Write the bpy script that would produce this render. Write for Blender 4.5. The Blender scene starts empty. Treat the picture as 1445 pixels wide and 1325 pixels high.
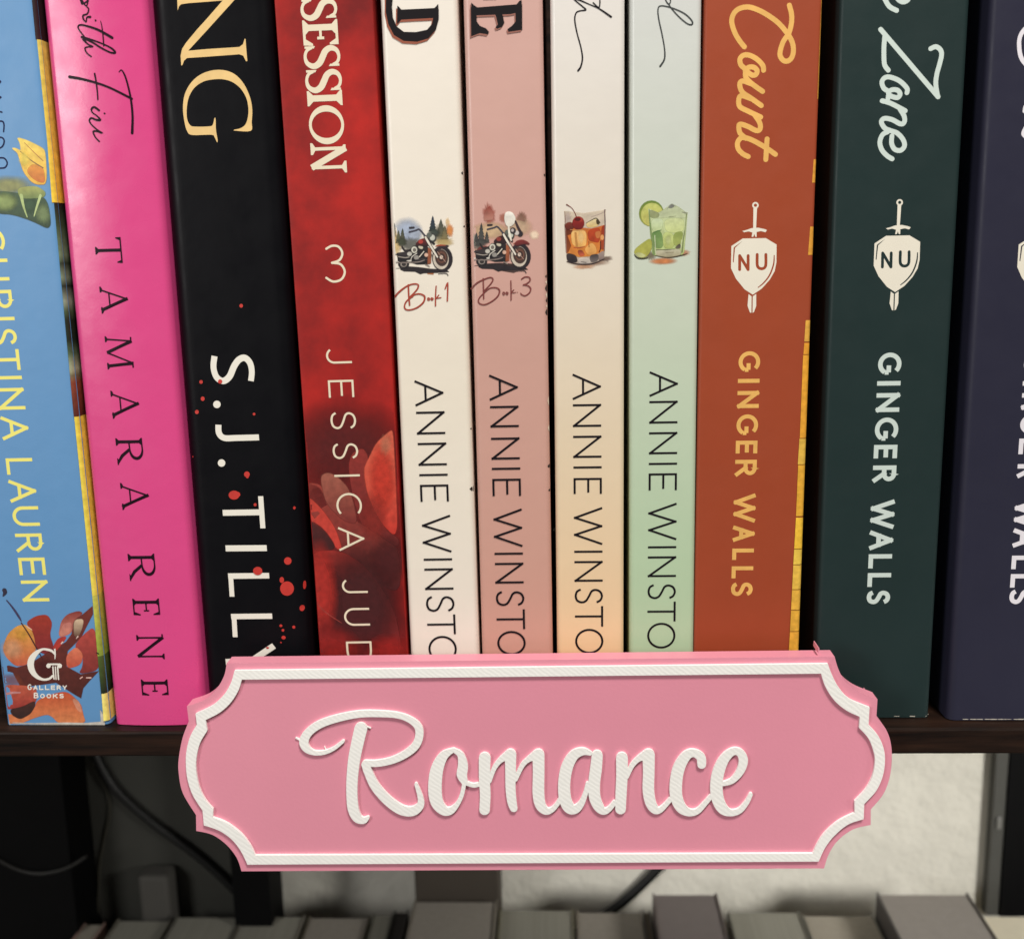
import bpy, math, random
from mathutils import Vector, Matrix
from mathutils.geometry import delaunay_2d_cdt

random.seed(7)
SC = bpy.context.scene
COL = SC.collection

# ------------------------------------------------------------------ camera
PW, PH, FPX = 1445.0, 1325.0, 1550.0
yaw, pitch, roll = math.radians(2.5), math.radians(11.1), math.radians(1.29)
Fv = Vector((-math.sin(yaw)*math.cos(pitch), math.cos(yaw)*math.cos(pitch), -math.sin(pitch)))
R0 = Vector((math.cos(yaw), math.sin(yaw), 0))
U0 = R0.cross(Fv)
Rv = R0*math.cos(roll) - U0*math.sin(roll)
Uv = R0*math.sin(roll) + U0*math.cos(roll)

def ray(px, py):
    return Fv*FPX + Rv*(px-PW/2) - Uv*(py-PH/2)

_r = ray(722, 1018)
CAMY = -0.25
CAMP = Vector((0.0, CAMY, -_r.z/_r.y*(-CAMY)))

def at_y(px, py, y):
    r = ray(px, py)
    return CAMP + r*((y-CAMP.y)/r.y)

def y_on_z(px, py, z):
    r = ray(px, py)
    return (CAMP + r*((z-CAMP.z)/r.z)).y

cam = bpy.data.cameras.new('camera')
camo = bpy.data.objects.new('camera', cam)
COL.objects.link(camo)
camo.matrix_world = Matrix((
    (Rv.x, Uv.x, -Fv.x, CAMP.x), (Rv.y, Uv.y, -Fv.y, CAMP.y),
    (Rv.z, Uv.z, -Fv.z, CAMP.z), (0, 0, 0, 1)))
cam.sensor_width = 36.0
cam.lens = 36.0*FPX/PW
cam.clip_start = 0.01
cam.clip_end = 20.0
cam.dof.use_dof = True
cam.dof.focus_distance = 0.252
cam.dof.aperture_fstop = 19.0
SC.camera = camo

# ------------------------------------------------------------------ world, lamps and fill
w = bpy.data.worlds.new('World'); SC.world = w; w.use_nodes = True
bg = w.node_tree.nodes['Background']
bg.inputs[0].default_value = (1.0, 0.95, 0.88, 1); bg.inputs[1].default_value = 0.155

def area(name, loc, target, size, power, color, spread=180):
    l = bpy.data.lights.new(name, 'AREA'); l.shape = 'DISK'; l.size = size
    l.energy = power; l.color = color; l.spread = math.radians(spread)
    o = bpy.data.objects.new(name, l); COL.objects.link(o)
    o.location = loc
    o.rotation_euler = (Vector(target)-Vector(loc)).to_track_quat('-Z', 'Y').to_euler()
    return o
area('ceiling_lamp', (0.24, -0.54, 0.98), (0, 0, 0.05), 0.26, 13.4, (1.0, 0.955, 0.885))
area('room_lamp_side', (-0.62, -0.62, 0.26), (-0.05, 0, 0.06), 0.30, 2.9, (1.0, 0.98, 0.95))
area('low_wall_fill', (0.40, -0.13, 0.02), (0.08, 0.235, -0.15), 0.09, 0.32, (1.0, 0.97, 0.91), 66)  # unseen fill added to brighten the wall under the shelf

SC.view_settings.view_transform = 'Standard'
SC.view_settings.look = 'None'
SC.view_settings.exposure = 0.0
SC.view_settings.gamma = 1.0
SC.view_settings.use_curve_mapping = False
SC.cycles.use_denoising = True
SC.cycles.transparent_max_bounces = 64

# ------------------------------------------------------------------ materials
def lin(c):
    out = []
    for v in c[:3]:
        v = v/255.0
        out.append(v/12.92 if v <= 0.04045 else ((v+0.055)/1.055)**2.4)
    return tuple(out)

MATS = {}
def mat(name, col, rough=0.5, noise=0.0, nscale=200.0, bump=0.0, bscale=900.0, spec=0.5, bevel=0.0,
        sss=0.0, ripple=0.0, grad=None, wave=None, col2=None, coat=0.0, metal=0.0):
    """procedural principled material; colours in sRGB 0..255"""
    if name in MATS: return MATS[name]
    m = bpy.data.materials.new(name); m.use_nodes = True
    nt = m.node_tree; N = nt.nodes; L = nt.links
    p = N['Principled BSDF']
    p.inputs['Roughness'].default_value = rough
    p.inputs['Specular IOR Level'].default_value = spec
    p.inputs['Metallic'].default_value = metal
    p.inputs['Coat Weight'].default_value = coat
    p.inputs['Coat Roughness'].default_value = 0.25
    base = lin(col)
    p.inputs['Base Color'].default_value = (*base, 1)
    if sss:
        p.inputs['Subsurface Weight'].default_value = sss
        p.inputs['Subsurface Radius'].default_value = (0.002, 0.001, 0.001)
        p.inputs['Subsurface Scale'].default_value = 1.0
    tc = N.new('ShaderNodeTexCoord')
    src = None
    if grad:   # printed colour running along the height: list of (z_mm, colour)
        sx = N.new('ShaderNodeSeparateXYZ'); L.new(tc.outputs['Object'], sx.inputs[0])
        mr = N.new('ShaderNodeMapRange'); L.new(sx.outputs['Z'], mr.inputs[0])
        z0, z1 = grad[0][0], grad[-1][0]
        mr.inputs[1].default_value = z0/1000; mr.inputs[2].default_value = z1/1000
        cr = N.new('ShaderNodeValToRGB'); L.new(mr.outputs[0], cr.inputs[0])
        els = cr.color_ramp.elements
        while len(els) < len(grad): els.new(0.5)
        for e, (z, c) in zip(els, grad):
            e.position = (z-z0)/(z1-z0); e.color = (*lin(c), 1)
        src = cr.outputs[0]
    if noise or col2:
        nz = N.new('ShaderNodeTexNoise'); nz.inputs['Scale'].default_value = nscale
        nz.inputs['Detail'].default_value = 6; nz.inputs['Roughness'].default_value = 0.6
        L.new(tc.outputs['Object'], nz.inputs['Vector'])
        if col2:
            cr = N.new('ShaderNodeValToRGB'); L.new(nz.outputs[0], cr.inputs[0])
            cr.color_ramp.elements[0].position = 0.32; cr.color_ramp.elements[1].position = 0.68
            cr.color_ramp.elements[0].color = (*base, 1); cr.color_ramp.elements[1].color = (*lin(col2), 1)
            src = cr.outputs[0]
        else:
            mr = N.new('ShaderNodeMapRange'); L.new(nz.outputs[0], mr.inputs[0])
            mr.inputs[1].default_value = 0.25; mr.inputs[2].default_value = 0.75
            mr.inputs[3].default_value = 1-noise; mr.inputs[4].default_value = 1+noise
            mx = N.new('ShaderNodeVectorMath'); mx.operation = 'SCALE'
            if src: L.new(src, mx.inputs[0])
            else: mx.inputs[0].default_value = base
            L.new(mr.outputs[0], mx.inputs['Scale'])
            src = mx.outputs[0]
    if src: L.new(src, p.inputs['Base Color'])
    nrm = None
    if bevel:
        bv = N.new('ShaderNodeBevel'); bv.samples = 4; bv.inputs[0].default_value = bevel
        nrm = bv.outputs[0]
    if wave:   # (scale, angle, strength, distance): ridges left by the print head
        mp = N.new('ShaderNodeMapping'); mp.inputs['Rotation'].default_value = (0, wave[1], 0)
        L.new(tc.outputs['Object'], mp.inputs[0])
        wv = N.new('ShaderNodeTexWave'); wv.wave_type = 'BANDS'; wv.bands_direction = 'X'
        wv.inputs['Scale'].default_value = wave[0]; wv.inputs['Distortion'].default_value = 2.6
        wv.inputs['Detail'].default_value = 2; wv.inputs['Detail Scale'].default_value = 1.5
        L.new(mp.outputs[0], wv.inputs[0])
        b = N.new('ShaderNodeBump'); b.inputs['Strength'].default_value = wave[2]; b.inputs['Distance'].default_value = wave[3]
        L.new(wv.outputs[0], b.inputs['Height'])
        if nrm: L.new(nrm, b.inputs['Normal'])
        nrm = b.outputs[0]
    if bump:
        nz2 = N.new('ShaderNodeTexNoise'); nz2.inputs['Scale'].default_value = bscale
        nz2.inputs['Detail'].default_value = 4
        L.new(tc.outputs['Object'], nz2.inputs['Vector'])
        b = N.new('ShaderNodeBump'); b.inputs['Strength'].default_value = 1.0; b.inputs['Distance'].default_value = bump
        L.new(nz2.outputs[0], b.inputs['Height'])
        if nrm: L.new(nrm, b.inputs['Normal'])
        nrm = b.outputs[0]
    if ripple:
        nz3 = N.new('ShaderNodeTexNoise'); nz3.inputs['Scale'].default_value = 60; nz3.inputs['Detail'].default_value = 3
        L.new(tc.outputs['Object'], nz3.inputs['Vector'])
        b = N.new('ShaderNodeBump'); b.inputs['Strength'].default_value = 1.0; b.inputs['Distance'].default_value = ripple
        L.new(nz3.outputs[0], b.inputs['Height'])
        if nrm: L.new(nrm, b.inputs['Normal'])
        nrm = b.outputs[0]
        nz4 = N.new('ShaderNodeTexNoise'); nz4.inputs['Scale'].default_value = 130; nz4.inputs['Detail'].default_value = 5
        L.new(tc.outputs['Object'], nz4.inputs['Vector'])
        mr4 = N.new('ShaderNodeMapRange'); L.new(nz4.outputs[0], mr4.inputs[0])
        mr4.inputs[1].default_value = 0.3; mr4.inputs[2].default_value = 0.7
        mr4.inputs[3].default_value = rough-0.06; mr4.inputs[4].default_value = rough+0.08
        L.new(mr4.outputs[0], p.inputs['Roughness'])
    if nrm: L.new(nrm, p.inputs['Normal'])
    MATS[name] = m
    return m

def print_mat(name, rough=0.45, spec=0.5, grain=0.06):
    """printed picture: colour and coverage come from the mesh's colour attribute"""
    if name in MATS: return MATS[name]
    m = bpy.data.materials.new(name); m.use_nodes = True
    nt = m.node_tree; N = nt.nodes; L = nt.links
    p = N['Principled BSDF']; p.inputs['Roughness'].default_value = rough
    p.inputs['Specular IOR Level'].default_value = spec
    a = N.new('ShaderNodeAttribute'); a.attribute_name = 'Col'
    tc = N.new('ShaderNodeTexCoord')
    nz = N.new('ShaderNodeTexNoise'); nz.inputs['Scale'].default_value = 700
    nz.inputs['Detail'].default_value = 5
    L.new(tc.outputs['Object'], nz.inputs['Vector'])
    mr = N.new('ShaderNodeMapRange'); L.new(nz.outputs[0], mr.inputs[0])
    mr.inputs[1].default_value = 0.3; mr.inputs[2].default_value = 0.7
    mr.inputs[3].default_value = 1-grain*3; mr.inputs[4].default_value = 1+grain*3
    mx = N.new('ShaderNodeVectorMath'); mx.operation = 'SCALE'
    L.new(a.outputs['Color'], mx.inputs[0]); L.new(mr.outputs[0], mx.inputs['Scale'])
    L.new(mx.outputs[0], p.inputs['Base Color'])
    L.new(a.outputs['Alpha'], p.inputs['Alpha'])
    MATS[name] = m
    return m

# ------------------------------------------------------------------ mesh helpers
def link_mesh(name, verts, faces, material, parent=None, smooth=False):
    me = bpy.data.meshes.new(name)
    me.from_pydata([tuple(v) for v in verts], [], faces)
    me.validate(); me.update()
    if smooth:
        for p in me.polygons: p.use_smooth = True
    o = bpy.data.objects.new(name, me); COL.objects.link(o)
    if material: me.materials.append(material)
    if parent: o.parent = parent
    return o

def thing(name, label, cat, loc=(0, 0, 0), ry=0.0, group=None):
    o = bpy.data.objects.new(name, None); COL.objects.link(o)
    o.empty_display_size = 0.01
    o.location = loc; o.rotation_euler = (0, ry, 0)
    o['label'] = label; o['category'] = cat
    if group: o['group'] = group
    return o

def tag(o, label, cat, group=None):
    o['label'] = label; o['category'] = cat
    if group: o['group'] = group
    return o

def box_vf(x0, x1, y0, y1, z0, z1, c=0.0):
    """box; c = chamfer of the vertical/horizontal front edges"""
    if c <= 0:
        v = [(x, y, z) for z in (z0, z1) for y in (y0, y1) for x in (x0, x1)]
        f = [(0, 2, 3, 1), (4, 5, 7, 6), (0, 1, 5, 4), (2, 6, 7, 3), (0, 4, 6, 2), (1, 3, 7, 5)]
        return v, f
    import bmesh
    bm = bmesh.new()
    vs, fs = box_vf(x0, x1, y0, y1, z0, z1)
    bv = [bm.verts.new(v) for v in vs]
    for f in fs: bm.faces.new([bv[i] for i in f])
    bmesh.ops.bevel(bm, geom=bm.edges[:], offset=c, segments=2, affect='EDGES', profile=0.5)
    bm.verts.index_update()
    v = [tuple(q.co) for q in bm.verts]; f = [tuple(q.index for q in fc.verts) for fc in bm.faces]
    bm.free()
    return v, f

def catmull(pts, n=6):
    """smooth a list of equal-length tuples"""
    if len(pts) < 3: return [tuple(p) for p in pts]
    out = []
    P = [pts[0]] + list(pts) + [pts[-1]]
    for i in range(1, len(P)-2):
        a, b, c, d = P[i-1], P[i], P[i+1], P[i+2]
        for k in range(n):
            t = k/n
            out.append(tuple(0.5*(2*b[j] + (c[j]-a[j])*t + (2*a[j]-5*b[j]+4*c[j]-d[j])*t*t
                       + (3*b[j]-a[j]-3*c[j]+d[j])*t*t*t) for j in range(len(b))))
    out.append(tuple(pts[-1]))
    return out

def disc(x, z, rx, rz=None, n=20, rot=0.0):
    rz = rx if rz is None else rz
    c, s = math.cos(rot), math.sin(rot)
    return [(x + c*rx*math.cos(2*math.pi*i/n) - s*rz*math.sin(2*math.pi*i/n),
             z + s*rx*math.cos(2*math.pi*i/n) + c*rz*math.sin(2*math.pi*i/n)) for i in range(n)]

def stroke(pts, caps=(True, True), square=False):
    """pts: (x, z, width) -> convex pieces"""
    polys = []
    n = len(pts)
    if n < 2: return polys
    nor = []
    for i in range(n):
        a = pts[max(0, i-1)]; b = pts[min(n-1, i+1)]
        dx, dz = b[0]-a[0], b[1]-a[1]
        l = math.hypot(dx, dz) or 1e-9
        nx, nz = -dz/l, dx/l
        k = 1.0
        if 0 < i < n-1:   # mitre
            ax, az = pts[i][0]-a[0], pts[i][1]-a[1]
            la = math.hypot(ax, az) or 1e-9
            k = 1.0/max(0.45, abs(nx*(-az/la) + nz*(ax/la)))
        nor.append((nx*k, nz*k))
    P = []
    for (x, z, w), (nx, nz) in zip(pts, nor):
        P.append(((x+nx*w/2, z+nz*w/2), (x-nx*w/2, z-nz*w/2)))
    for i in range(n-1):
        polys.append([P[i][0], P[i+1][0], P[i+1][1], P[i][1]])
    if not square:
        for e, c in ((0, caps[0]), (n-1, caps[1])):
            if c: polys.append(disc(pts[e][0], pts[e][1], pts[e][2]/2*0.999, n=14))
    return polys

def inside(p, poly):
    x, y = p; r = False; j = len(poly)-1
    for i in range(len(poly)):
        xi, yi = poly[i]; xj, yj = poly[j]
        if (yi > y) != (yj > y) and x < (xj-xi)*(y-yi)/(yj-yi)+xi: r = not r
        j = i
    return r

def union(add, sub=()):
    """triangulate the union of polygons 'add' minus 'sub' -> (verts2d, tris)"""
    V, E = [], []
    polys = [p for p in list(add)+list(sub) if len(p) > 2]
    for p in polys:
        b = len(V)
        V += [Vector(q) for q in p]
        E += [(b+i, b+(i+1) % len(p)) for i in range(len(p))]
    r = delaunay_2d_cdt(V, E, [], 0, 1e-5)
    vs, fs = r[0], r[2]
    def bb(p):
        xs = [q[0] for q in p]; ys = [q[1] for q in p]
        return (min(xs), max(xs), min(ys), max(ys), p)
    A = [bb(p) for p in add if len(p) > 2]; S = [bb(p) for p in sub if len(p) > 2]
    out = []
    for f in fs:
        c = (sum(vs[i][0] for i in f)/len(f), sum(vs[i][1] for i in f)/len(f))
        t = lambda L_: any(b[0] <= c[0] <= b[1] and b[2] <= c[1] <= b[3] and inside(c, b[4]) for b in L_)
        if t(A) and not t(S):
            a, b, d = vs[f[0]], vs[f[1]], vs[f[2]]
            ar = (b[0]-a[0])*(d[1]-a[1]) - (b[1]-a[1])*(d[0]-a[0])
            out.append(tuple(f) if ar > 0 else tuple(reversed(f)))
    return [tuple(v) for v in vs], out

# ------------------------------------------------------------------ lettering: unit-box centre-line glyphs
def arc(cx, cy, rx, ry, a0, a1, n=14):
    return [(cx+rx*math.cos(math.radians(a0+(a1-a0)*i/n)), cy+ry*math.sin(math.radians(a0+(a1-a0)*i/n))) for i in range(n+1)]
_S = [(.95, .80), (.80, .94), (.50, 1), (.19, .93), (.06, .76), (.16, .61), (.5, .51), (.84, .39), (.95, .23), (.82, .06), (.5, 0), (.18, .05), (.03, .19)]
GL = {
 'A': [[(0, 0), (.5, 1), (1, 0)], [(.19, .36), (.81, .36)]],
 'B': [[(0, 0), (0, 1), (.5, 1)]+arc(.5, .76, .4, .24, 90, -90)+[(0, .52)], [(0, .52), (.55, .52)]+arc(.55, .26, .45, .26, 90, -90)+[(0, 0)]],
 'C': [arc(.56, .5, .56, .5, 48, 312, 24)],
 'D': [[(0, 0), (0, 1), (.35, 1)]+arc(.35, .5, .65, .5, 90, -90)+[(0, 0)]],
 'E': [[(1, 1), (0, 1), (0, 0), (1, 0)], [(0, .52), (.9, .52)]],
 'G': [arc(.53, .5, .53, .5, 45, 330, 24)+[(1, .25), (1, .46), (.6, .46)]],
 'H': [[(0, 0), (0, 1)], [(1, 0), (1, 1)], [(0, .52), (1, .52)]],
 'I': [[(.5, 0), (.5, 1)]],
 'J': [[(1, 1), (1, .3)]+arc(.45, .3, .55, .3, 0, -140)],
 'K': [[(0, 0), (0, 1)], [(1, 1), (0, .38)], [(.35, .6), (1, 0)]],
 'L': [[(0, 1), (0, 0), (1, 0)]],
 'N': [[(0, 0), (0, 1), (1, 0), (1, 1)]],
 'O': [arc(.5, .5, .5, .5, 0, 360, 32)],
 'R': [[(0, 0), (0, 1), (.5, 1)]+arc(.5, .74, .42, .26, 90, -90)+[(0, .48)], [(.48, .48), (1, 0)]],
 'S': [catmull(_S, 4)],
 'T': [[(0, 1), (1, 1)], [(.5, 1), (.5, 0)]],
 'U': [[(0, 1), (0, .38)]+arc(.5, .38, .5, .38, 180, 360)+[(1, 1)]],
 'W': [[(0, 1), (.26, 0), (.5, 1), (.74, 0), (1, 1)]],
 'Y': [[(0, 1), (.5, .45), (1, 1)], [(.5, .45), (.5, 0)]],
}

def split_sharp(pts):
    """split a polyline at sharp corners so each piece gets its own mitre-free stroke"""
    out = [[pts[0]]]
    for i in range(1, len(pts)):
        out[-1].append(pts[i])
        if i < len(pts)-1:
            a = math.atan2(pts[i][1]-pts[i-1][1], pts[i][0]-pts[i-1][0])
            b = math.atan2(pts[i+1][1]-pts[i][1], pts[i+1][0]-pts[i][0])
            d = abs((b-a+math.pi) % (2*math.pi)-math.pi)
            if d > 0.6: out.append([pts[i]])
    return out

def sans(ch, w, h, t):
    """glyph in its own box: reading direction u in 0..w, height v in 0..h, stroke t"""
    polys = []
    for line in GL[ch]:
        iw = max(w-t, 1e-6); ih = h-t
        pts = [(t/2+p[0]*iw, t/2+p[1]*ih) for p in line]
        if ch == 'I': pts = [(w/2, 0), (w/2, h)]
        if ch in 'AW':
            pts = [(x, (y-t/2)/ih*h if False else y) for x, y in pts]
        for piece in split_sharp(pts):
            # extend straight ends so corners close squarely
            pc = list(piece)
            ext = t/2
            if ch != 'I':
                def push(a, b):
                    l = math.hypot(b[0]-a[0], b[1]-a[1]) or 1
                    return (a[0]-(b[0]-a[0])/l*ext*0.98, a[1]-(b[1]-a[1])/l*ext*0.98)
                if not (ch in 'CGS' or ch == 'O'):
                    pc[0] = push(pc[0], pc[1]); pc[-1] = push(pc[-1], pc[-2])
            polys += stroke([(x, y, t) for x, y in pc], square=True)
    return polys

def serif_glyph(ch, w, h, t, th):
    """roman capital: t = thick stroke, th = hair stroke"""
    P = []
    s = t*0.95
    def stem(x, tt=t, y0=0, y1=h, top=True, bot=True):
        P.append([(x-tt/2, y0), (x+tt/2, y0), (x+tt/2, y1), (x-tt/2, y1)])
        L_ = max(tt/2+s*0.75, s)
        for on, y, d in ((bot, y0, 1), (top, y1, -1)):
            if on: P.append([(x-L_, y), (x+L_, y), (x+L_, y+d*th*0.7), (x+tt*0.5, y+d*(th+s*0.6)), (x-tt*0.5, y+d*(th+s*0.6)), (x-L_, y+d*th*0.7)][::1 if d > 0 else -1])
    def ln(a, b, tt, **k):
        P.extend(stroke([(*a, tt), (*b, tt)], square=True))
    def foot(x, y, d, L_):
        P.append([(x-L_, y), (x+L_, y), (x+L_, y+d*th*.8), (x+L_*.3, y+d*th*1.8), (x-L_*.3, y+d*th*1.8), (x-L_, y+d*th*.8)])
    def tick(x, y, l, sgn):   # end serif of an arm (vertical wedge)
        P.append([(x-th*.2, y), (x+th*.7, y), (x+th*.7, y+sgn*l), (x+th*.1, y+sgn*l), (x-s*.5, y+sgn*th)])
    if ch == 'I': stem(w/2)
    elif ch == 'T':
        stem(w/2, top=False); P.append([(0, h-th), (w, h-th), (w, h), (0, h)])
        for x, sg in ((th*.4, 1), (w-th*.4, -1)):
            P.append([(x-th*.5, h), (x+th*.5, h), (x+th*.5+max(0, sg)*s*.5, h-th), (x+th*.2, h-h*.2), (x-th*.4, h-h*.2), (x-th*.5-max(0, -sg)*s*.5, h-th)])
    elif ch == 'E':
        stem(s*.75+t/2)
        x0 = s*.75+t/2
        P.append([(x0, h-th), (w, h-th), (w, h), (x0, h)])
        P.append([(x0, 0), (w, 0), (w, th), (x0, th)])
        P.append([(x0, h*.5-th/2), (w*.78, h*.5-th/2), (w*.78, h*.5+th/2), (x0, h*.5+th/2)])
        P.append([(w-th*1.3, h), (w, h), (w, h*.75), (w-th*.7, h*.75), (w-th*2.2, h-th)])
        P.append([(w-th*1.3, 0), (w-th*2.2, th), (w-th*.5, h*.27), (w+th*.3, h*.27), (w, 0)])
        P.append([(w*.78-th, h*.5-h*.1), (w*.78, h*.5-h*.1), (w*.78, h*.5+h*.1), (w*.78-th, h*.5+h*.1)])
    elif ch == 'A':
        ln((w*.12, 0), (w*.48, h*1.0), th*1.1); ln((w*.46, h*1.03), (w*.87, 0), t)
        ln((w*.24, h*.34), (w*.74, h*.34), th)
        foot(w*.12, 0, 1, s*1.0); foot(w*.87, 0, 1, s*1.1)
    elif ch == 'M':
        ln((w*.1, 0), (w*.17, h), th*1.1); ln((w*.17, h), (w*.5, h*.04), t)
        ln((w*.5, h*.04), (w*.83, h), th*1.1); ln((w*.83, h), (w*.9, 0), t)
        foot(w*.1, 0, 1, s); foot(w*.9, 0, 1, s*1.1)
        P.append([(w*.05, h), (w*.05, h-th), (w*.24, h-th), (w*.21, h)]); P.append([(w*.78, h), (w*.78, h-th), (w*.96, h-th), (w*.96, h)])
    elif ch == 'N':
        ln((w*.14, 0), (w*.14, h), th*1.25); ln((w*.13, h), (w*.87, 0), t*1.02); ln((w*.87, 0), (w*.87, h), th*1.25)
        foot(w*.14, 0, 1, s); foot(w*.87, h, -1, s); P.append([(0, h), (0, h-th), (w*.2, h-th), (w*.2, h)])
    elif ch == 'R':
        x0 = s*.75+t/2; stem(x0)
        top = [(x0, h-th/2, th)] + [(w*.45+w*.36*math.cos(a), h*.745+h*.25*math.sin(a)*0.94, th+(t-th)*max(0, math.cos(a))) for a in [math.radians(90-180*i/14) for i in range(15)]] + [(x0, h*.5, th)]
        P.extend(stroke(top, square=True))
        P.extend(stroke([(w*.45, h*.5, t*.9), (w*.7, h*.2, t), (w*.98, th*.4, t*.7)], square=True))
        P.append([(w*.78, 0), (w*1.06, 0), (w*1.06, th*.9), (w*.86, th*1.2)])
    elif ch == 'O':
        o_ = disc(w/2, h/2, w/2, h/2, 40); P.append(('hole', o_, disc(w/2, h/2, w/2-t, h/2-th*1.1, 40)))
    elif ch == 'S':
        pts = [(.86, .80), (.74, .93), (.5, .98), (.24, .92), (.14, .76), (.26, .61), (.5, .52), (.78, .41), (.90, .24), (.76, .07), (.48, .02), (.22, .08), (.1, .22)]
        ws = [.5, .5, .5, .7, .9, 1, 1.05, 1.05, .9, .7, .5, .5, .5]
        P.extend(stroke(catmull([(x*w, y*h, max(th, t*k)) for (x, y), k in zip(pts, ws)], 4), square=True))
        P.append([(w*.82, h*.98), (w*.92, h*.98), (w*.92, h*.68), (w*.82, h*.72)])
        P.append([(w*.04, h*.32), (w*.14, h*.28), (w*.14, h*.02), (w*.04, h*.02)])
    return P

# ------------------------------------------------------------------ paperback
class Book:
    def __init__(s, label, xl, xr, yb, cover, depth_y=None, height=0.213, depth=0.135, rnd=1.0, bulge=0.0, group=None, sheen=None):
        """xl, xr: photo x of the spine's edges at photo y=0 and y=yb"""
        s.y0 = depth_y; s.xr = (xr[0], xr[1], yb)
        a0, a1 = at_y(xl[0], 0, s.y0), at_y(xl[1], yb, s.y0)
        b0, b1 = at_y(xr[0], 0, s.y0), at_y(xr[1], yb, s.y0)
        s.lean = 0.5*(math.atan2(a0.x-a1.x, a0.z-a1.z) + math.atan2(b0.x-b1.x, b0.z-b1.z))
        s.w = 0.5*((b0.x-a0.x)+(b1.x-a1.x))*math.cos(s.lean)*1000
        mid = (a0+a1+b0+b1)/4
        s.cx = mid.x - math.tan(s.lean)*mid.z
        s.h = height*1000; s.r = rnd; s.b = bulge
        s.layer = 0
        s.root = thing('paperback_book', label, 'book', (s.cx, s.y0, 0), s.lean, group)
        hw = s.w/2; D = depth*1000
        # cover: a U of card seen from above, extruded upwards
        prof = [(-hw, D)]
        n = 24
        xs = [-hw + s.r*(1-math.cos(math.pi/2*i/8)) for i in range(9)]
        mids = [-hw+s.r + (s.w-2*s.r)*i/n for i in range(1, n)]
        allx = xs + mids + [-x for x in reversed(xs)]
        prof += [(x, s.fy(x)) for x in allx] + [(hw, D)]
        t = 0.45
        inner = [(-hw+t, D)] + [(max(-hw+t, min(hw-t, x)), s.fy(x)+t) for x in allx] + [(hw-t, D)]
        V = []; F = []; m = len(prof)
        zs = [0.0, 0.35, s.h-0.35, s.h]
        for k, z in enumerate(zs):
            V += [(x/1000, y/1000, z/1000) for x, y in prof]
        for k in range(len(zs)-1):
            for i in range(m-1):
                a = k*m+i; F.append((a, a+1, a+1+m, a+m))
        b = len(V)
        for z in (0.0, s.h): V += [(x/1000, y/1000, z/1000) for x, y in inner]
        for i in range(m-1):
            F.append((b+i+1, b+i, b+m+i, b+m+i+1))
            F.append((i+1, i, b+i, b+i+1))
            tt = (len(zs)-1)*m
            F.append((tt+i, tt+i+1, b+m+i+1, b+m+i))
        F.append((0, m*(len(zs)-1), b+m, b)) if False else None
        s.cover = link_mesh('cover', V, F, cover, s.root, smooth=False)
        for p in s.cover.data.polygons:
            p.use_smooth = True
        try:
            s.cover.data.set_sharp_from_angle(angle=math.radians(40))
        except Exception: pass
        v, f = box_vf((-hw+t+.05)/1000, (hw-t-.05)/1000, (s.r+t+.4)/1000, (D-1.5)/1000, 0.0006, (s.h-.6)/1000)
        link_mesh('page_block', v, f, mat('pages', (222, 210, 186), 0.9, 0.1, 1500), s.root)

    def fy(s, x):
        """front surface of the spine (mm, along depth) at x (mm)"""
        hw = s.w/2; a = abs(x)
        flat = -s.b*(1-min(1, (a/hw))**2)
        if a > hw - s.r:
            d = min(a-(hw-s.r), s.r)
            return flat + s.r - math.sqrt(max(0, s.r*s.r-d*d))
        return flat

    def L(s, px, py):
        q = at_y(px, py, s.y0)
        dx, dz = q.x-s.cx, q.z
        c, n = math.cos(s.lean), math.sin(s.lean)
        return ((dx*c-dz*n)*1000, (dx*n+dz*c)*1000)

    def k(s, px, py):
        a = s.L(px-5, py); b = s.L(px+5, py)
        return math.hypot(b[0]-a[0], b[1]-a[1])/10

    def put(s, name, V2, T, material, lift=None, parent=None):
        s.layer += 1
        e = 0.02 + 0.002*s.layer + 0.06*s.b if lift is None else lift
        V = [(x/1000, (s.fy(x)-e)/1000, z/1000) for x, z in V2]
        return link_mesh(name, V, T, material, parent or s.root)

    def px_strokes(s, strokes, org, sc, smooth=True, n=5, wk=1.0):
        """strokes: lists of (x, y, w) in zoomed photo coordinates -> polygons in spine mm"""
        out = []
        for st in strokes:
            pts = []
            for q in st:
                px, py = org[0]+q[0]/sc, org[1]+q[1]/sc
                x, z = s.L(px, py)
                pts.append((x, z, q[2]*wk/sc*s.k(px, py)))
            out += stroke(catmull(pts, n) if smooth and len(pts) > 2 else pts)
        return out

    def px_poly(s, pts, org, sc, smooth=False):
        q = [s.L(org[0]+p[0]/sc, org[1]+p[1]/sc) for p in pts]
        if smooth:
            q = catmull(q+[q[0]], 4)[:-1]
        return q

    def ink(s, name, add, material, sub=()):
        holes = [p for p in add if isinstance(p, tuple)]
        add2 = [p for p in add if not isinstance(p, tuple)]
        if holes:
            VV, TT = [], []
            for h in holes:
                v, t = union([h[1]], [h[2]]); b = len(VV)
                VV += v; TT += [tuple(i+b for i in f) for f in t]
            v, t = union(add2, sub); b = len(VV)
            VV += v; TT += [tuple(i+b for i in f) for f in t]
        else:
            VV, TT = union(add2, sub)
        return s.put(name, VV, TT, material)

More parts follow.
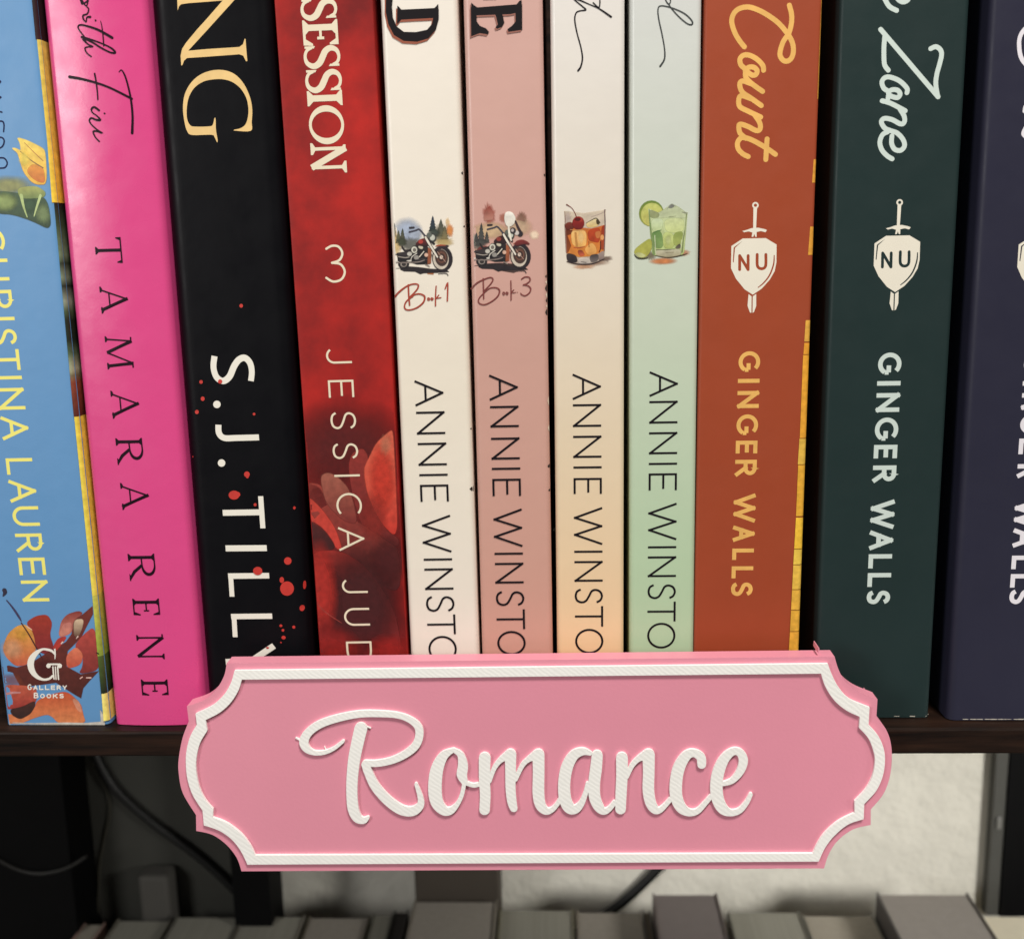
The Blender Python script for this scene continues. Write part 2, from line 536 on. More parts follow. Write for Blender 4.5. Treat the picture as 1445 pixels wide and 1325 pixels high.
    def text(s, name, letters, base, cap, t, material, kind='sans', hair=None):
        """letters: (char, y0, y1) in photo px down the spine; base: two photo points on the baseline"""
        (xa, ya), (xb, yb) = base
        add = []
        for ch, y0, y1 in letters:
            ym = (y0+y1)/2
            xm = xa+(xb-xa)*(ym-ya)/(yb-ya)
            k = s.k(xm, ym)
            x0 = s.L(xm, ym)[0]
            za, zb = s.L(xm, y0)[1], s.L(xm, y1)[1]
            w, h = za-zb, cap*k
            g = sans(ch, w, h, t*k) if kind == 'sans' else serif_glyph(ch, w, h, t*k, hair*k)
            tr = lambda p: [(x0+v, za-u) for u, v in p]
            for p in g:
                if isinstance(p, tuple): add.append(('hole', tr(p[1]), tr(p[2])))
                else: add.append(tr(p))
        return s.ink(name, add, material)

    def picture(s, name, items, org, sc, rough=0.45, feather=0.17):
        """items: ('p', pts, col[, col2][, alpha]) | ('s', stroke, col) | ('b', x, y, rx, ry, col, alpha)"""
        V, F, C = [], [], []
        lay = 0
        def put(v2, tris, cols):
            nonlocal lay
            lay += 1
            e = 0.022+0.0016*lay+0.002*s.layer
            b = len(V)
            lim = s.w/2-0.04 if k == 'm' else s.w/2-0.6*s.r
            for x, z in v2:
                x = max(-lim, min(lim, x)); V.append((x/1000, (s.fy(x)-e)/1000, z/1000))
            for t in tris: F.append(tuple(i+b for i in t))
            C.extend(cols)
        for it in items:
            k = it[0]
            if k == 'b':
                _, x, y, rx, ry, col, al = it
                cx, cz = s.L(org[0]+x/sc, org[1]+y/sc)
                kk = s.k(org[0]+x/sc, org[1]+y/sc)/sc
                n = 40; v = [(cx, cz)]; cols = [(*lin(col), al)]
                jw = .16 if rx*kk < 3 else .03; jit = [1+random.uniform(-jw, jw) for _ in range(n)]
                lim = s.w/2-0.6*s.r-0.01
                cx = max(-lim+.01, min(lim-.01, cx)); v[0] = (cx, cz)
                def fall(r):
                    for (r0, a0), (r1, a1) in zip(((0, 1), (.35, 1), (.6, .7), (.82, .3)), ((.35, 1), (.6, .7), (.82, .3), (1.0001, 0))):
                        if r <= r1: return al*(a0+(a1-a0)*(r-r0)/(r1-r0))
                    return 0
                for rr in (.35, .6, .82, 1.0):
                    for i in range(n):
                        a = 2*math.pi*i/n; q = rr*jit[i]; f = 1.0
                        dx = rx*kk*q*math.cos(a)
                        if cx+dx > lim: f = (lim-cx)/dx
                        elif cx+dx < -lim: f = (-lim-cx)/dx
                        v.append((cx+dx*f, cz+ry*kk*q*math.sin(a)*f)); cols.append((*lin(col), fall(rr*f)))
                tr = [(0, 1+i, 1+(i+1) % n) for i in range(n)]
                for r in range(3):
                    for i in range(n):
                        a0 = 1+r*n+i; a1 = 1+r*n+(i+1) % n
                        tr += [(a0, a0+n, a1), (a1, a0+n, a1+n)]
                put(v, tr, cols)
            else:
                if k == 'm':
                    polys = [it[1]]
                elif k == 's':
                    polys = s.px_strokes([it[1]], org, sc, n=4)
                else:
                    polys = [s.px_poly(it[1], org, sc)]
                    if k == 'q' and len(it[1]) < 20:
                        q = polys[0]
                        for _ in range(3):
                            q = [(a[0]*(1-f)+b[0]*f, a[1]*(1-f)+b[1]*f) for a, b in zip(q, q[1:]+q[:1]) for f in (.2, .8)]
                        polys = [q]
                v, t = union(polys)
                c1 = lin(it[2]); al = 1.0; c2 = c1
                if len(it) > 3 and it[3] is not None: c2 = lin(it[3])
                if len(it) > 4: al = it[4]
                zs = [q[1] for q in v]; z0, z1 = min(zs), max(zs)
                cols = []
                for q in v:
                    f = (z1-q[1])/(z1-z0+1e-9)
                    cols.append((*[a+(b-a)*f for a, b in zip(c1, c2)], al))
                if k in 'pq':        # the ink bleeds a little into the paper
                    P = polys[0]; n = len(P)
                    ar = sum(P[i][0]*P[(i+1) % n][1]-P[(i+1) % n][0]*P[i][1] for i in range(n))
                    sg = 1 if ar > 0 else -1
                    b = len(v); v = list(v)
                    ring = []
                    for i in range(n):
                        a0, a1 = P[i-1], P[(i+1) % n]
                        dx, dz = a1[0]-a0[0], a1[1]-a0[1]; l = math.hypot(dx, dz) or 1e-9
                        ring.append((P[i][0]+sg*dz/l*feather, P[i][1]-sg*dx/l*feather))
                    def cc(q, a_):
                        f = min(1, max(0, (z1-q[1])/(z1-z0+1e-9)))
                        return (*[a+(b_-a)*f for a, b_ in zip(c1, c2)], a_)
                    v += [tuple(q) for q in P] + ring
                    cols += [cc(q, al) for q in P] + [cc(q, 0) for q in ring]
                    for i in range(n):
                        j = (i+1) % n
                        t = t + [(b+i, b+j, b+n+j), (b+i, b+n+j, b+n+i)]
                put(v, t, cols)
        o = link_mesh(name, V, F, print_mat('printed_picture', rough), s.root)
        at = o.data.color_attributes.new('Col', 'FLOAT_COLOR', 'POINT')
        for i, c in enumerate(C): at.data[i].color = c
        s.layer += int(lay*0.8)+1
        return o

# ------------------------------------------------------------------ setting: bookcase, wall
WALL_Y = 0.235
plaster = mat('wall_plaster', (216, 213, 202), 0.9, 0.04, 60, bump=0.0020, bscale=80)
v, f = box_vf(-1.2, 1.2, WALL_Y, WALL_Y+0.05, -0.62, 0.6)
o = link_mesh('wall', v, f, plaster); o['kind'] = 'structure'

dark_wood = mat('dark_wood', (13, 9, 8), 0.5, bump=0.00012, bscale=500, col2=(46, 30, 22), nscale=230, spec=0.15)
# stretch the grain along x
nt = dark_wood.node_tree
tcn = [n for n in nt.nodes if n.type == 'TEX_COORD'][0]
mpn = nt.nodes.new('ShaderNodeMapping'); mpn.inputs['Scale'].default_value = (0.12, 1, 1.6)
nt.links.new(tcn.outputs['Object'], mpn.inputs[0])
for n in nt.nodes:
    if n.type == 'TEX_NOISE': nt.links.new(mpn.outputs[0], n.inputs['Vector'])
black_metal = mat('black_upright', (8, 8, 9), 0.6, 0.15, 120, spec=0.12)
grey_trim = mat('dark_grey_trim', (74, 74, 70), 0.6, 0.06, 150)
sheet_grey = mat('dark_grey_sheet', (58, 58, 53), 0.8, 0.12, 30, bump=0.0004, bscale=90)

case = thing('bookcase', 'dark wooden bookcase holding the books, with a thin shelf edge above the wall gap', 'bookcase', (0, 0.1, -0.40))
def case_part(name, x0, x1, y0, y1, z0, z1, m, c=0.0):
    v, f = box_vf(x0, x1, y0-0.1, y1-0.1, z0+0.40, z1+0.40, c)
    return link_mesh(name, v, f, m, case)
SF = -0.0045                                    # front of the shelf edge
zb = at_y(722, 1066, SF).z
case_part('shelf_board', -0.34, 0.34, SF, 0.19, zb, -0.0002, dark_wood, 0.0006)
LOW = -0.385
case_part('lower_shelf_board', -0.34, 0.34, SF, 0.19, LOW-0.012, LOW, dark_wood, 0.0006)
yb_ = 0.205
xl = at_y(118, 1180, yb_).x
case_part('side_panel', -0.30, xl, 0.19, yb_+0.012, -0.40, 0.35, black_metal)
x0, x1 = at_y(344, 1260, yb_).x, at_y(394, 1260, yb_).x
case_part('upright', x0, x1, 0.19, yb_+0.006, -0.40, 0.35, black_metal)
case_part('dark_sheet', xl+0.0005, x0+0.004, yb_+0.008, yb_+0.02, -0.40, 0.35, sheet_grey)  # dark grey sheet between the left panel and the upright
x0, x1 = at_y(1399, 1180, 0.229).x, at_y(1416, 1180, 0.229).x
zt = at_y(1400, 1291, 0.229).z
case_part('upright_trim', x0, x1, 0.229, 0.2348, zt, 0.35, grey_trim)
case_part('side_panel', x1+0.0003, 0.32, 0.228, 0.2348, zt, 0.35, black_metal)
case_part('gap_blocker', -0.33, 0.33, 0.19, 0.196, 0.0, 0.34, dark_wood)  # added dark sheet that blocks the lit wall showing between the books
v, f = box_vf(-0.0011, 0.0011, -0.0012, 0.0, -0.003, 0.003, 0.0005)
q = at_y(1409, 1160, 0.229)
o = link_mesh('glint_speck', [(a+q.x, b+q.y-0.1, c+q.z+0.40) for a, b, c in v], f, mat('glint_grey', (120, 120, 116), 0.4), case)  # pale speck put in for a bright glint on the trim

# ------------------------------------------------------------------ books
def spine(name, col, rough=0.42, noise=0.035, grad=None, bump=0.00001, spec=0.5, **k):
    return mat(name, col, rough, noise, k.pop('nscale', 45), bump=bump, bscale=k.pop('bscale', 1800), spec=spec, grad=grad, ripple=0.00022, **k)

# 1 blue
blue = Book('blue paperback with yellow lettering and red flowers, at the left edge of the shelf', (-113, 6), (47, 158), 1021,
            spine('blue_cover', (96, 147, 196)), y_on_z(80, 1022, 0), height=0.208, rnd=1.3)
yel = mat('yellow_ink', (240, 232, 120), 0.5, 0.03)
blue.text('author_lettering', [('C', 322, 357), ('H', 366, 397), ('R', 410, 437.5), ('I', 448, 453), ('S', 464, 488), ('T', 493.5, 523),
    ('I', 531, 536), ('N', 548, 578.5), ('A', 588, 621), ('L', 646.8, 670), ('A', 677.5, 709), ('U', 714.7, 742.5), ('R', 753, 779),
    ('E', 787, 811.5), ('N', 819, 848.7)], ((7.6, 647), (32.6, 848)), 37.5, 4.7, yel)
navy = mat('navy_ink', (24, 34, 74), 0.5, spec=0.15)
blue.ink('title_lettering', blue.px_strokes([[(-20, 350, 15), (5, 370, 15), (-20, 390, 15)], [(-25, 500, 15), (8, 515, 15), (-20, 530, 15)], [(-25, 640, 14), (18, 655, 14)],
    [(-15, 738, 15), (25, 742, 15), (38, 775, 15), (34, 838, 13)], [(-25, 890, 15), (20, 893, 15), (40, 925, 15), (22, 975, 15), (-25, 1000, 15)],
    [(-20, 1082, 15), (40, 1085, 15), (68, 1130, 14), (45, 1172, 15), (-15, 1178, 15)]], (0, 60), 6.625), navy)
O5, S5 = (0, 820), 6.31
blue.picture('flower_picture', [
    ('b', 110, 880, 150, 70, (140, 70, 50), .5),
    ('q', [(25, 600), (70, 470), (150, 400), (220, 385), (300, 430), (330, 560), (290, 690), (230, 745), (140, 755), (60, 680)], (214, 156, 72), (196, 92, 66)),
    ('b', 110, 600, 110, 110, (222, 170, 130), .55), ('b', 200, 470, 90, 70, (222, 170, 70), .5),
    ('q', [(230, 370), (320, 310), (420, 297), (465, 370), (440, 480), (480, 590), (440, 660), (330, 620), (300, 450)], (158, 50, 34), (120, 34, 40)),
    ('q', [(0, 765), (80, 752), (150, 770), (260, 740), (420, 640), (500, 600), (590, 540), (640, 470), (660, 345), (740, 295), (824, 222), (826, 290), (760, 420), (720, 500), (600, 620), (590, 760),
           (720, 830), (880, 800), (800, 880), (740, 950), (722, 1040), (640, 990), (500, 900), (240, 935), (10, 905)], (112, 44, 36), (76, 30, 24)),
    ('q', [(545, 360), (600, 295), (700, 265), (740, 285), (650, 350), (640, 460), (520, 505)], (130, 52, 46), (206, 124, 108)),
    ('q', [(560, 380), (640, 360), (630, 450), (525, 495)], (196, 120, 110), (214, 140, 120), .9),
    ('q', [(470, 590), (520, 505), (600, 490), (540, 570), (495, 625)], (172, 52, 44)),
    ('q', [(660, 345), (745, 335), (730, 420), (690, 510), (660, 480)], (206, 180, 150), (90, 50, 40)),
    ('q', [(842, 400), (740, 480), (660, 580), (740, 640), (740, 760), (700, 825), (880, 792), (872, 640)], (178, 70, 62), (124, 44, 40)),
    ('q', [(590, 660), (680, 580), (740, 650), (720, 740), (600, 780)], (214, 118, 88), (190, 80, 58)),
    ('q', [(25, 920), (240, 930), (330, 960), (320, 1080), (250, 1110), (150, 1130), (40, 1140)], (190, 90, 66), (150, 48, 44)),
    ('s', [(45, 1005, 18), (110, 992, 22), (180, 990, 12)], (190, 130, 130)),
    ('q', [(330, 1060), (480, 1000), (600, 980), (720, 1090), (740, 1190), (765, 1262), (520, 1262), (470, 1205), (420, 1180), (300, 1215), (190, 1262), (60, 1262), (40, 1180), (110, 1190), (310, 1140)], (190, 78, 44), (216, 132, 84)),
    ('q', [(640, 1040), (700, 1060), (735, 1170), (690, 1150)], (222, 150, 120), None, .8),
    ('q', [(90, 1140), (200, 1120), (310, 1062), (312, 1110), (270, 1180), (180, 1228), (110, 1190)], (70, 36, 30), (48, 30, 28)),
    ('b', 400, 780, 130, 110, (80, 28, 30), .6),
    ('s', [(40, 80, 40), (45, 100, 36), (30, 130, 14)], (44, 38, 60)),
    ('s', [(60, 170, 10), (110, 230, 16), (165, 310, 20), (190, 355, 8)], (58, 50, 84)),
    ('s', [(190, 370, 10), (250, 460, 12), (310, 565, 12), (410, 750, 6)], (70, 28, 28)),
    ('s', [(545, 555, 8), (560, 540, 12)], (226, 200, 190)), ('s', [(715, 865, 10), (735, 850, 8)], (226, 180, 170)), ('s', [(770, 858, 8), (810, 858, 12)], (226, 190, 180)),
    ('s', [(680, 510, 6), (695, 490, 10)], (222, 190, 180)), ('s', [(240, 400, 14), (285, 432, 8)], (226, 180, 150)),
    ('p', [(50, 1252), (120, 1258), (300, 1264), (600, 1258), (760, 1262), (900, 1250), (895, 1140), (912, 1180), (930, 1250), (935, 1275), (60, 1275)], (206, 200, 190)),
], O5, S5)
white_ink = mat('white_ink', (236, 232, 222), 0.5, 0.02)
lg = blue.px_strokes([[(488, 648, 14), (462, 620, 22), (420, 607, 22), (375, 606, 20), (322, 640, 40), (284, 690, 54), (274, 745, 58), (292, 805, 52), (335, 852, 36), (390, 874, 22), (440, 866, 20), (470, 840, 18)],
    [(489, 605, 14), (492, 650, 12), (490, 690, 7)], [(430, 738, 16), (535, 738, 16)], [(472, 760, 12), (482, 868, 12)], [(494, 760, 10), (500, 872, 10)], [(514, 760, 12), (522, 872, 12)]], O5, S5)
for cx in (433, 533): lg += [blue.px_poly(disc(cx, 752, 20), O5, S5)]
blue.ink('publisher_emblem', lg, white_ink)
def flat_text(bk, word, x0, x1, y0, y1, org, sc, t):
    add = []; n = len(word); adv = (x1-x0)/n
    for i, ch in enumerate(word):
        big = i == 0
        yt = y0-(10 if big else 0)
        g = sans(ch, adv*(.74 if ch != 'I' else .3), y1-yt, t)
        for p in g: add.append(bk.px_poly([(x0+i*adv+u, y1-v) for u, v in p], org, sc))
    return add
blue.ink('publisher_lettering', flat_text(blue, 'GALLERY', 246, 610, 925, 966, O5, S5, 9.5) + flat_text(blue, 'BOOKS', 302, 585, 1000, 1040, O5, S5, 9.5), white_ink)
# tulip and leaves at the upper right of the blue spine
blue.picture('tulip_picture', [
    ('b', 40, 870, 130, 50, (150, 150, 90), .8),
    ('q', [(-20, 893), (80, 905), (150, 910), (222, 930), (242, 1078), (150, 1032), (60, 1002), (-20, 998)], (58, 84, 54), (34, 60, 34)),
    ('b', 20, 945, 70, 45, (140, 158, 92), .9), ('b', 200, 1000, 40, 50, (130, 150, 100), .7), ('b', 140, 960, 40, 40, (60, 90, 60), .7),
    ('q', [(80, 880), (170, 870), (215, 900), (205, 925), (95, 930)], (168, 172, 96), (120, 140, 80), .9),
    ('s', [(100, 915, 16), (112, 970, 10), (128, 1016, 4)], (168, 186, 120)), ('s', [(190, 915, 12), (172, 970, 9), (160, 1012, 4)], (176, 192, 130)),
], (0, 0), 3.3125)
blue.picture('tulip_picture', [
    ('q', [(160, 890), (260, 920), (390, 985), (425, 1020), (440, 1325), (350, 1330), (290, 1300), (220, 1210), (182, 1080), (165, 1030), (112, 990), (150, 992), (200, 1020), (190, 940)], (236, 208, 96), (232, 178, 64)),
    ('q', [(300, 1140), (405, 1165), (425, 1320), (330, 1290), (250, 1210)], (226, 150, 60), (214, 120, 54), .9),
    ('s', [(190, 1020, 6), (300, 1110, 9), (405, 1175, 9)], (120, 84, 50)), ('s', [(230, 940, 5), (320, 1030, 7), (405, 1110, 7)], (170, 110, 50)),
    ('b', 230, 1090, 60, 90, (240, 220, 100), .7),
], (0, 60), 6.625)
def edge_strip(bk, y0, y1, w0, w1, cols):
    """a strip of the cover picture that wraps round the spine's right edge; widths in photo px"""
    its = []
    n = 10
    hw = bk.w/2
    k = 0.163*(0.6 if bk is blue else 1.0)
    za, zc = bk.L(bk_edge(bk, y0), y0)[1], bk.L(bk_edge(bk, y1), y1)[1]
    for i in range(n):
        f0, f1 = (1-i/n)**2.2, (1-(i+1)/n)**2.2
        its.append(('m', [(hw-w0*k*f0, za), (hw-w0*k*f1, za), (hw-w1*k*f1, zc), (hw-w1*k*f0, zc)], cols[0], cols[1]))
    return its
def bk_edge(bk, y):
    return bk.xr[0]+(bk.xr[1]-bk.xr[0])*y/bk.xr[2]
it = []
KN = [(286, (26, 26, 22)), (318, (60, 76, 52)), (360, (110, 130, 100)), (372, (50, 60, 42)), (392, (120, 136, 112)), (404, (36, 44, 30)), (425, (140, 150, 130)), (440, (70, 88, 60)), (452, (34, 42, 28)), (480, (30, 40, 26)), (500, (80, 100, 72)), (520, (166, 172, 138)), (530, (120, 110, 80)), (540, (136, 66, 44)), (588, (90, 40, 30))]
BANDS = ((-60, 56, 8, 9, ((26, 22, 24), (50, 26, 30))), (56, 200, 6.5, 7, ((226, 206, 96), (236, 208, 84))), (200, 286, 7, 10, ((236, 208, 84), (246, 208, 66))),
    *[(y0, y1, 6+(y0-286)/80, 6+(y1-286)/80, (c0, c1)) for (y0, c0), (y1, c1) in zip(KN, KN[1:])], (588, 840, 9, 10, ((240, 216, 80), (240, 224, 90))),
    (840, 925, 10, 12, ((206, 206, 90), (140, 164, 60))), (925, 978, 12, 13, ((80, 100, 44), (30, 40, 24))), (978, 1016, 12, 14, ((244, 228, 130), (246, 230, 120))))
for y0, y1, w0, w1, cols in BANDS:
    it += edge_strip(blue, y0, y1, w0, w1, cols)
it += [('s', [(137, 920, 1.5), (144, 923, 2), (150, 922, 2)], (20, 24, 18))]
blue.picture('edge_print', it, (0, 0), 1.0)
def side_print(bk, bands):
    V, F, C = [], [], []
    hw = bk.w/2+0.03
    for y0, y1, w0, w1, cols in bands:
        za, zc = bk.L(bk_edge(bk, y0), y0)[1], bk.L(bk_edge(bk, y1), y1)[1]
        b = len(V)
        ys = (bk.r-0.45)/1000
        V += [(hw/1000, ys, za/1000), (hw/1000, 0.06, za/1000), (hw/1000, 0.06, zc/1000), (hw/1000, ys, zc/1000)]
        F.append((b, b+3, b+2, b+1)); C += [(*lin(cols[0]), 1)]*2 + [(*lin(cols[1]), 1)]*2
    o = link_mesh('edge_print', V, F, print_mat('printed_picture'), bk.root)
    at = o.data.color_attributes.new('Col', 'FLOAT_COLOR', 'POINT')
    for i, c in enumerate(C): at.data[i].color = c
side_print(blue, BANDS)

# 2 pink
pink = Book('hot pink glossy paperback with black serif lettering and handwritten title', (58.5, 163), (207, 291), 1021,
            spine('pink_cover', (221, 74, 138), 0.27, 0.03, spec=0.6), y_on_z(225, 1021, 0), height=0.206, rnd=1.6, bulge=0.9)
blk = mat('black_ink', (30, 10, 24), 0.45, spec=0.15)
blk2 = mat('soft_black_ink', (30, 27, 30), 0.45, spec=0.15)
pink.text('author_lettering', [('T', 336, 372), ('A', 404, 443), ('M', 473.6, 521), ('A', 550, 591), ('R', 617.5, 653), ('A', 679.7, 719), ('R', 780, 816),
    ('E', 843, 866), ('N', 893, 929), ('E', 956.6, 978.6)], ((136.5, 354), (201.5, 968)), 37.5, 4.3, blk, 'serif', 2.0)
pink.ink('title_lettering', pink.px_strokes([
    [(300, -60, 12), (340, 10, 13), (352, 45, 10), (395, 20, 10), (405, -10, 14)], [(345, 5, 10), (385, 62, 8), (402, 20, 10)], [(385, 62, 8), (407, 88, 9), (395, 128, 10), (360, 142, 11), (362, 172, 11), (385, 196, 9), (392, 160, 10), (420, 155, 16)],
    [(465, 183, 11), (467, 186, 11)],
    [(605, 330, 18), (500, 270, 16), (420, 240, 14), (345, 222, 12), (316, 235, 10), (328, 268, 9), (372, 325, 9)], [(508, 190, 4), (520, 240, 7), (530, 330, 9), (535, 400, 8)],
    [(348, 325, 16), (420, 345, 13), (520, 380, 10), (600, 420, 12), (630, 455, 14), (590, 455, 12), (510, 415, 12), (430, 365, 12), (360, 338, 16), (400, 385, 10), (438, 405, 12), (402, 408, 9), (375, 420, 10), (392, 460, 9), (428, 490, 10)],
    [(662, 620, 5), (684, 604, 8), (715, 660, 11), (745, 770, 12), (765, 880, 14), (775, 1000, 15), (772, 1135, 18)],
    [(240, 660, 20), (350, 680, 17), (480, 715, 15), (600, 760, 14), (768, 845, 15)], [(458, 635, 12), (470, 700, 11), (480, 780, 10), (485, 855, 9)],
    [(495, 945, 14), (455, 918, 14), (430, 935, 12), (440, 965, 9), (475, 990, 9), (505, 1025, 14), (470, 1025, 14), (430, 1010, 12), (412, 1030, 11), (430, 1065, 9), (480, 1110, 10), (516, 1135, 13), (480, 1122, 12), (445, 1125, 11), (462, 1170, 9), (497, 1208, 10)],
    [(540, 970, 10), (544, 972, 10)]], (60, 0), 6.022, wk=1.25), blk)

# 3 black
black = Book('black paperback with gold title letters, white author letters and red blood drops', (211, 294), (384, 446), 1005,
             spine('black_cover', (11, 11, 15), 0.42, 0.08, spec=0.12), 0.0012, height=0.210, rnd=3.2)
gold = mat('gold_foil', (232, 196, 130), 0.42, 0.12, 220, spec=0.6, metal=0.0)
O, S = (230, 0), 6.31
NG = [black.px_poly([(530, 10), (400, 160), (300, 270), (205, 385), (170, 440), (157, 500), (163, 588), (175, 580), (187, 545), (215, 520), (400, 508), (680, 487), (715, 500), (740, 550), (752, 545), (745, 480), (735, 350),
      (727, 350), (712, 398), (680, 422), (400, 440), (225, 455), (400, 265), (640, 0), (700, -60), (590, -60)], O, S),
      black.px_poly([(125, -40), (131, 98), (143, 60), (162, 42), (230, 32), (545, 8), (560, -40)], O, S),
      black.px_poly([(637, 1157), (690, 1145), (735, 1110), (757, 1040), (760, 960), (740, 870), (690, 790), (620, 735), (540, 710), (450, 710), (360, 730), (280, 785), (230, 870), (212, 970), (215, 1060), (240, 1115), (280, 1130),
      (415, 1128), (445, 1110), (457, 1060), (468, 1060), (472, 1160), (487, 1250), (480, 1268), (460, 1225), (430, 1203), (260, 1205), (215, 1170), (190, 1080), (178, 960), (195, 840), (250, 740), (330, 670), (430, 632),
      (540, 628), (640, 665), (720, 750), (775, 870), (795, 980), (790, 1090), (782, 1168), (640, 1166)], O, S, True)]
black.ink('title_lettering', NG, gold)
O1, O2, S = (270, 400), (270, 660), 4.733
st = black.px_strokes([[(155, 486, 40), (148, 560, 39), (168, 625, 40), (212, 652, 42), (255, 622, 42), (285, 555, 42), (318, 510, 42), (358, 498, 42), (392, 532, 40), (404, 590, 38), (398, 652, 38)]], O1, S)
st = [p for p in st if len(p) == 4]
for pts in ([(181, 944), (185, 1000), (220, 1032), (300, 1032), (452, 1028)],):
    q = black.px_strokes([[(x, y, 40) for x, y in pts]], O1, S); st += [p for p in q if len(p) == 4]
for x, y in ((171, 808), (202, 1199)): st.append(black.px_poly(disc(x, y, 25), O1, S))
for a, b, wd in (((210, 301), (465, 297), 40), ((463, 190), (478, 404), 34), ((229, 538), (504, 536), 41), ((520, 720), (246, 723), 38), ((262, 705), (272, 860), 32), ((540, 990), (266, 993), 37), ((284, 975), (293, 1130), 32), ((552, 1188), (400, 1290), 42), ((400, 1290), (230, 1296), 42), ((400, 1290), (560, 1400), 42)):
    q = black.px_strokes([[(*a, wd), (*b, wd)]], O2, S, smooth=False); st += [p for p in q if len(p) == 4]
black.ink('author_lettering', st, mat('white_print', (238, 234, 222), 0.5, 0.02))
drops = []
for x, y, r in ((334, 150, 12), (66, 658, 12), (77, 770, 13), (38, 858, 13), (193, 655, 14), (420, 872, 9), (372, 1274, 19), (375, 1290, 10), (4, 1160, 5)):
    drops.append(black.px_poly(disc(x, y, r, r*random.uniform(1, 1.25)), O1, S))
for x, y, rx, ry in ((286, 182, 36, 30), (308, 178, 20, 18), (427, 246, 10, 11), (645, 621, 25, 25), (640, 805, 46, 48), (605, 748, 15, 20), (752, 787, 9, 28), (739, 937, 16, 20), (444, 688, 31, 28),
                     (599, 1053, 10, 9), (613, 1083, 9, 9), (617, 1132, 14, 12), (685, 1062, 10, 10), (688, 268, 8, 10), (600, 1165, 5, 5), (510, 1200, 10, 6)):
    drops.append(black.px_poly(disc(x, y, rx, ry), O2, S))
v, t = union(drops)
black.put('blood_drops', v, t, mat('red_ink', (196, 54, 46), 0.45, 0.12, 400), lift=0.13)

# 4 red
red = Book('red mottled paperback with cream lettering, a number 3 and flower petals', (388, 456), (524.5, 581), 1005,
           mat('red_cover', (184, 36, 30), 0.5, col2=(118, 24, 24), nscale=52, bump=0.00001, bscale=1800, spec=0.3), 0.0005, height=0.205, rnd=0.35)
O7, S7 = (410, 600), 4.017
red.picture('petal_picture', [
    ('b', 330, 150, 420, 330, (92, 24, 24), .75), ('b', 330, 640, 420, 520, (110, 28, 28), .8), ('b', 330, 1150, 420, 420, (110, 28, 28), .9),
    ('q', [(330, 230), (350, 160), (410, 130), (440, 180), (420, 260), (440, 420), (540, 600), (610, 640), (612, 690), (480, 640), (400, 560), (350, 380)], (138, 44, 38), (110, 34, 32)),
    ('q', [(85, 325), (180, 340), (250, 480), (400, 560), (520, 640), (612, 700), (622, 960), (450, 860), (270, 700), (200, 600), (95, 470)], (150, 58, 48), (86, 26, 28)),
    ('q', [(170, 290), (210, 270), (260, 290), (320, 350), (350, 420), (380, 560), (300, 540), (200, 440)], (156, 88, 72), (120, 42, 38)),
    ('q', [(560, 40), (578, 30), (592, 300), (606, 640), (520, 560), (440, 400), (415, 250), (450, 180), (490, 100)], (210, 96, 72), (196, 54, 42)),
    ('b', 520, 300, 80, 220, (206, 58, 42), .7), ('b', 540, 110, 40, 70, (200, 130, 100), .5),
    ('q', [(95, 400), (180, 480), (250, 580), (292, 700), (265, 702), (190, 590), (100, 530)], (186, 60, 46), (196, 60, 50)),
    ('q', [(100, 532), (190, 592), (265, 704), (115, 712)], (76, 26, 26), (60, 20, 22)),
    ('q', [(115, 717), (280, 710), (400, 780), (480, 870), (560, 1000), (600, 1100), (640, 1340), (150, 1340), (130, 1000)], (150, 42, 36), (112, 30, 30)),
    ('b', 400, 1000, 260, 360, (70, 24, 26), .9), ('b', 175, 920, 100, 300, (184, 48, 40), .8), ('b', 220, 1260, 200, 140, (160, 38, 34), .7), ('b', 560, 1280, 140, 110, (170, 40, 36), .7), ('b', 560, 760, 120, 160, (80, 26, 28), .7), ('b', 470, 520, 90, 160, (150, 46, 38), .6),
    ('s', [(130, 990, 4), (200, 1060, 6), (290, 1120, 3)], (150, 60, 52)),
], O7, S7, 0.5, 0.3)
cream_ink = mat('cream_ink', (232, 220, 194), 0.5, 0.02)
red.text('title_lettering', [('S', -36, -4), ('S', -1, 30), ('E', 29.5, 65), ('S', 65, 98), ('S', 98.5, 132), ('I', 133, 147), ('O', 150, 205), ('N', 206, 242)], ((427.3, 45), (439.2, 225)), 49.5, 8.4, cream_ink, 'serif', 3.6)
red.text('author_lettering', [('J', 493, 513.6), ('E', 536.8, 561.4), ('S', 581, 607), ('S', 625, 649), ('I', 668.5, 674.5), ('C', 696, 728), ('A', 744, 777), ('J', 818, 837), ('U', 858, 883), ('D', 905, 940)],
    ((460.2, 503), (488, 905)), 36, 2.9, cream_ink)
red.ink('volume_number', red.px_strokes([[(232, 1012, 9), (255, 1000, 9), (282, 1004, 9), (297, 1030, 9), (285, 1058, 9), (255, 1069, 9)], [(255, 1069, 9), (290, 1075, 9), (307, 1105, 9), (293, 1136, 9), (260, 1145, 9), (232, 1130, 9)]], (380, 0), 2.88), cream_ink)

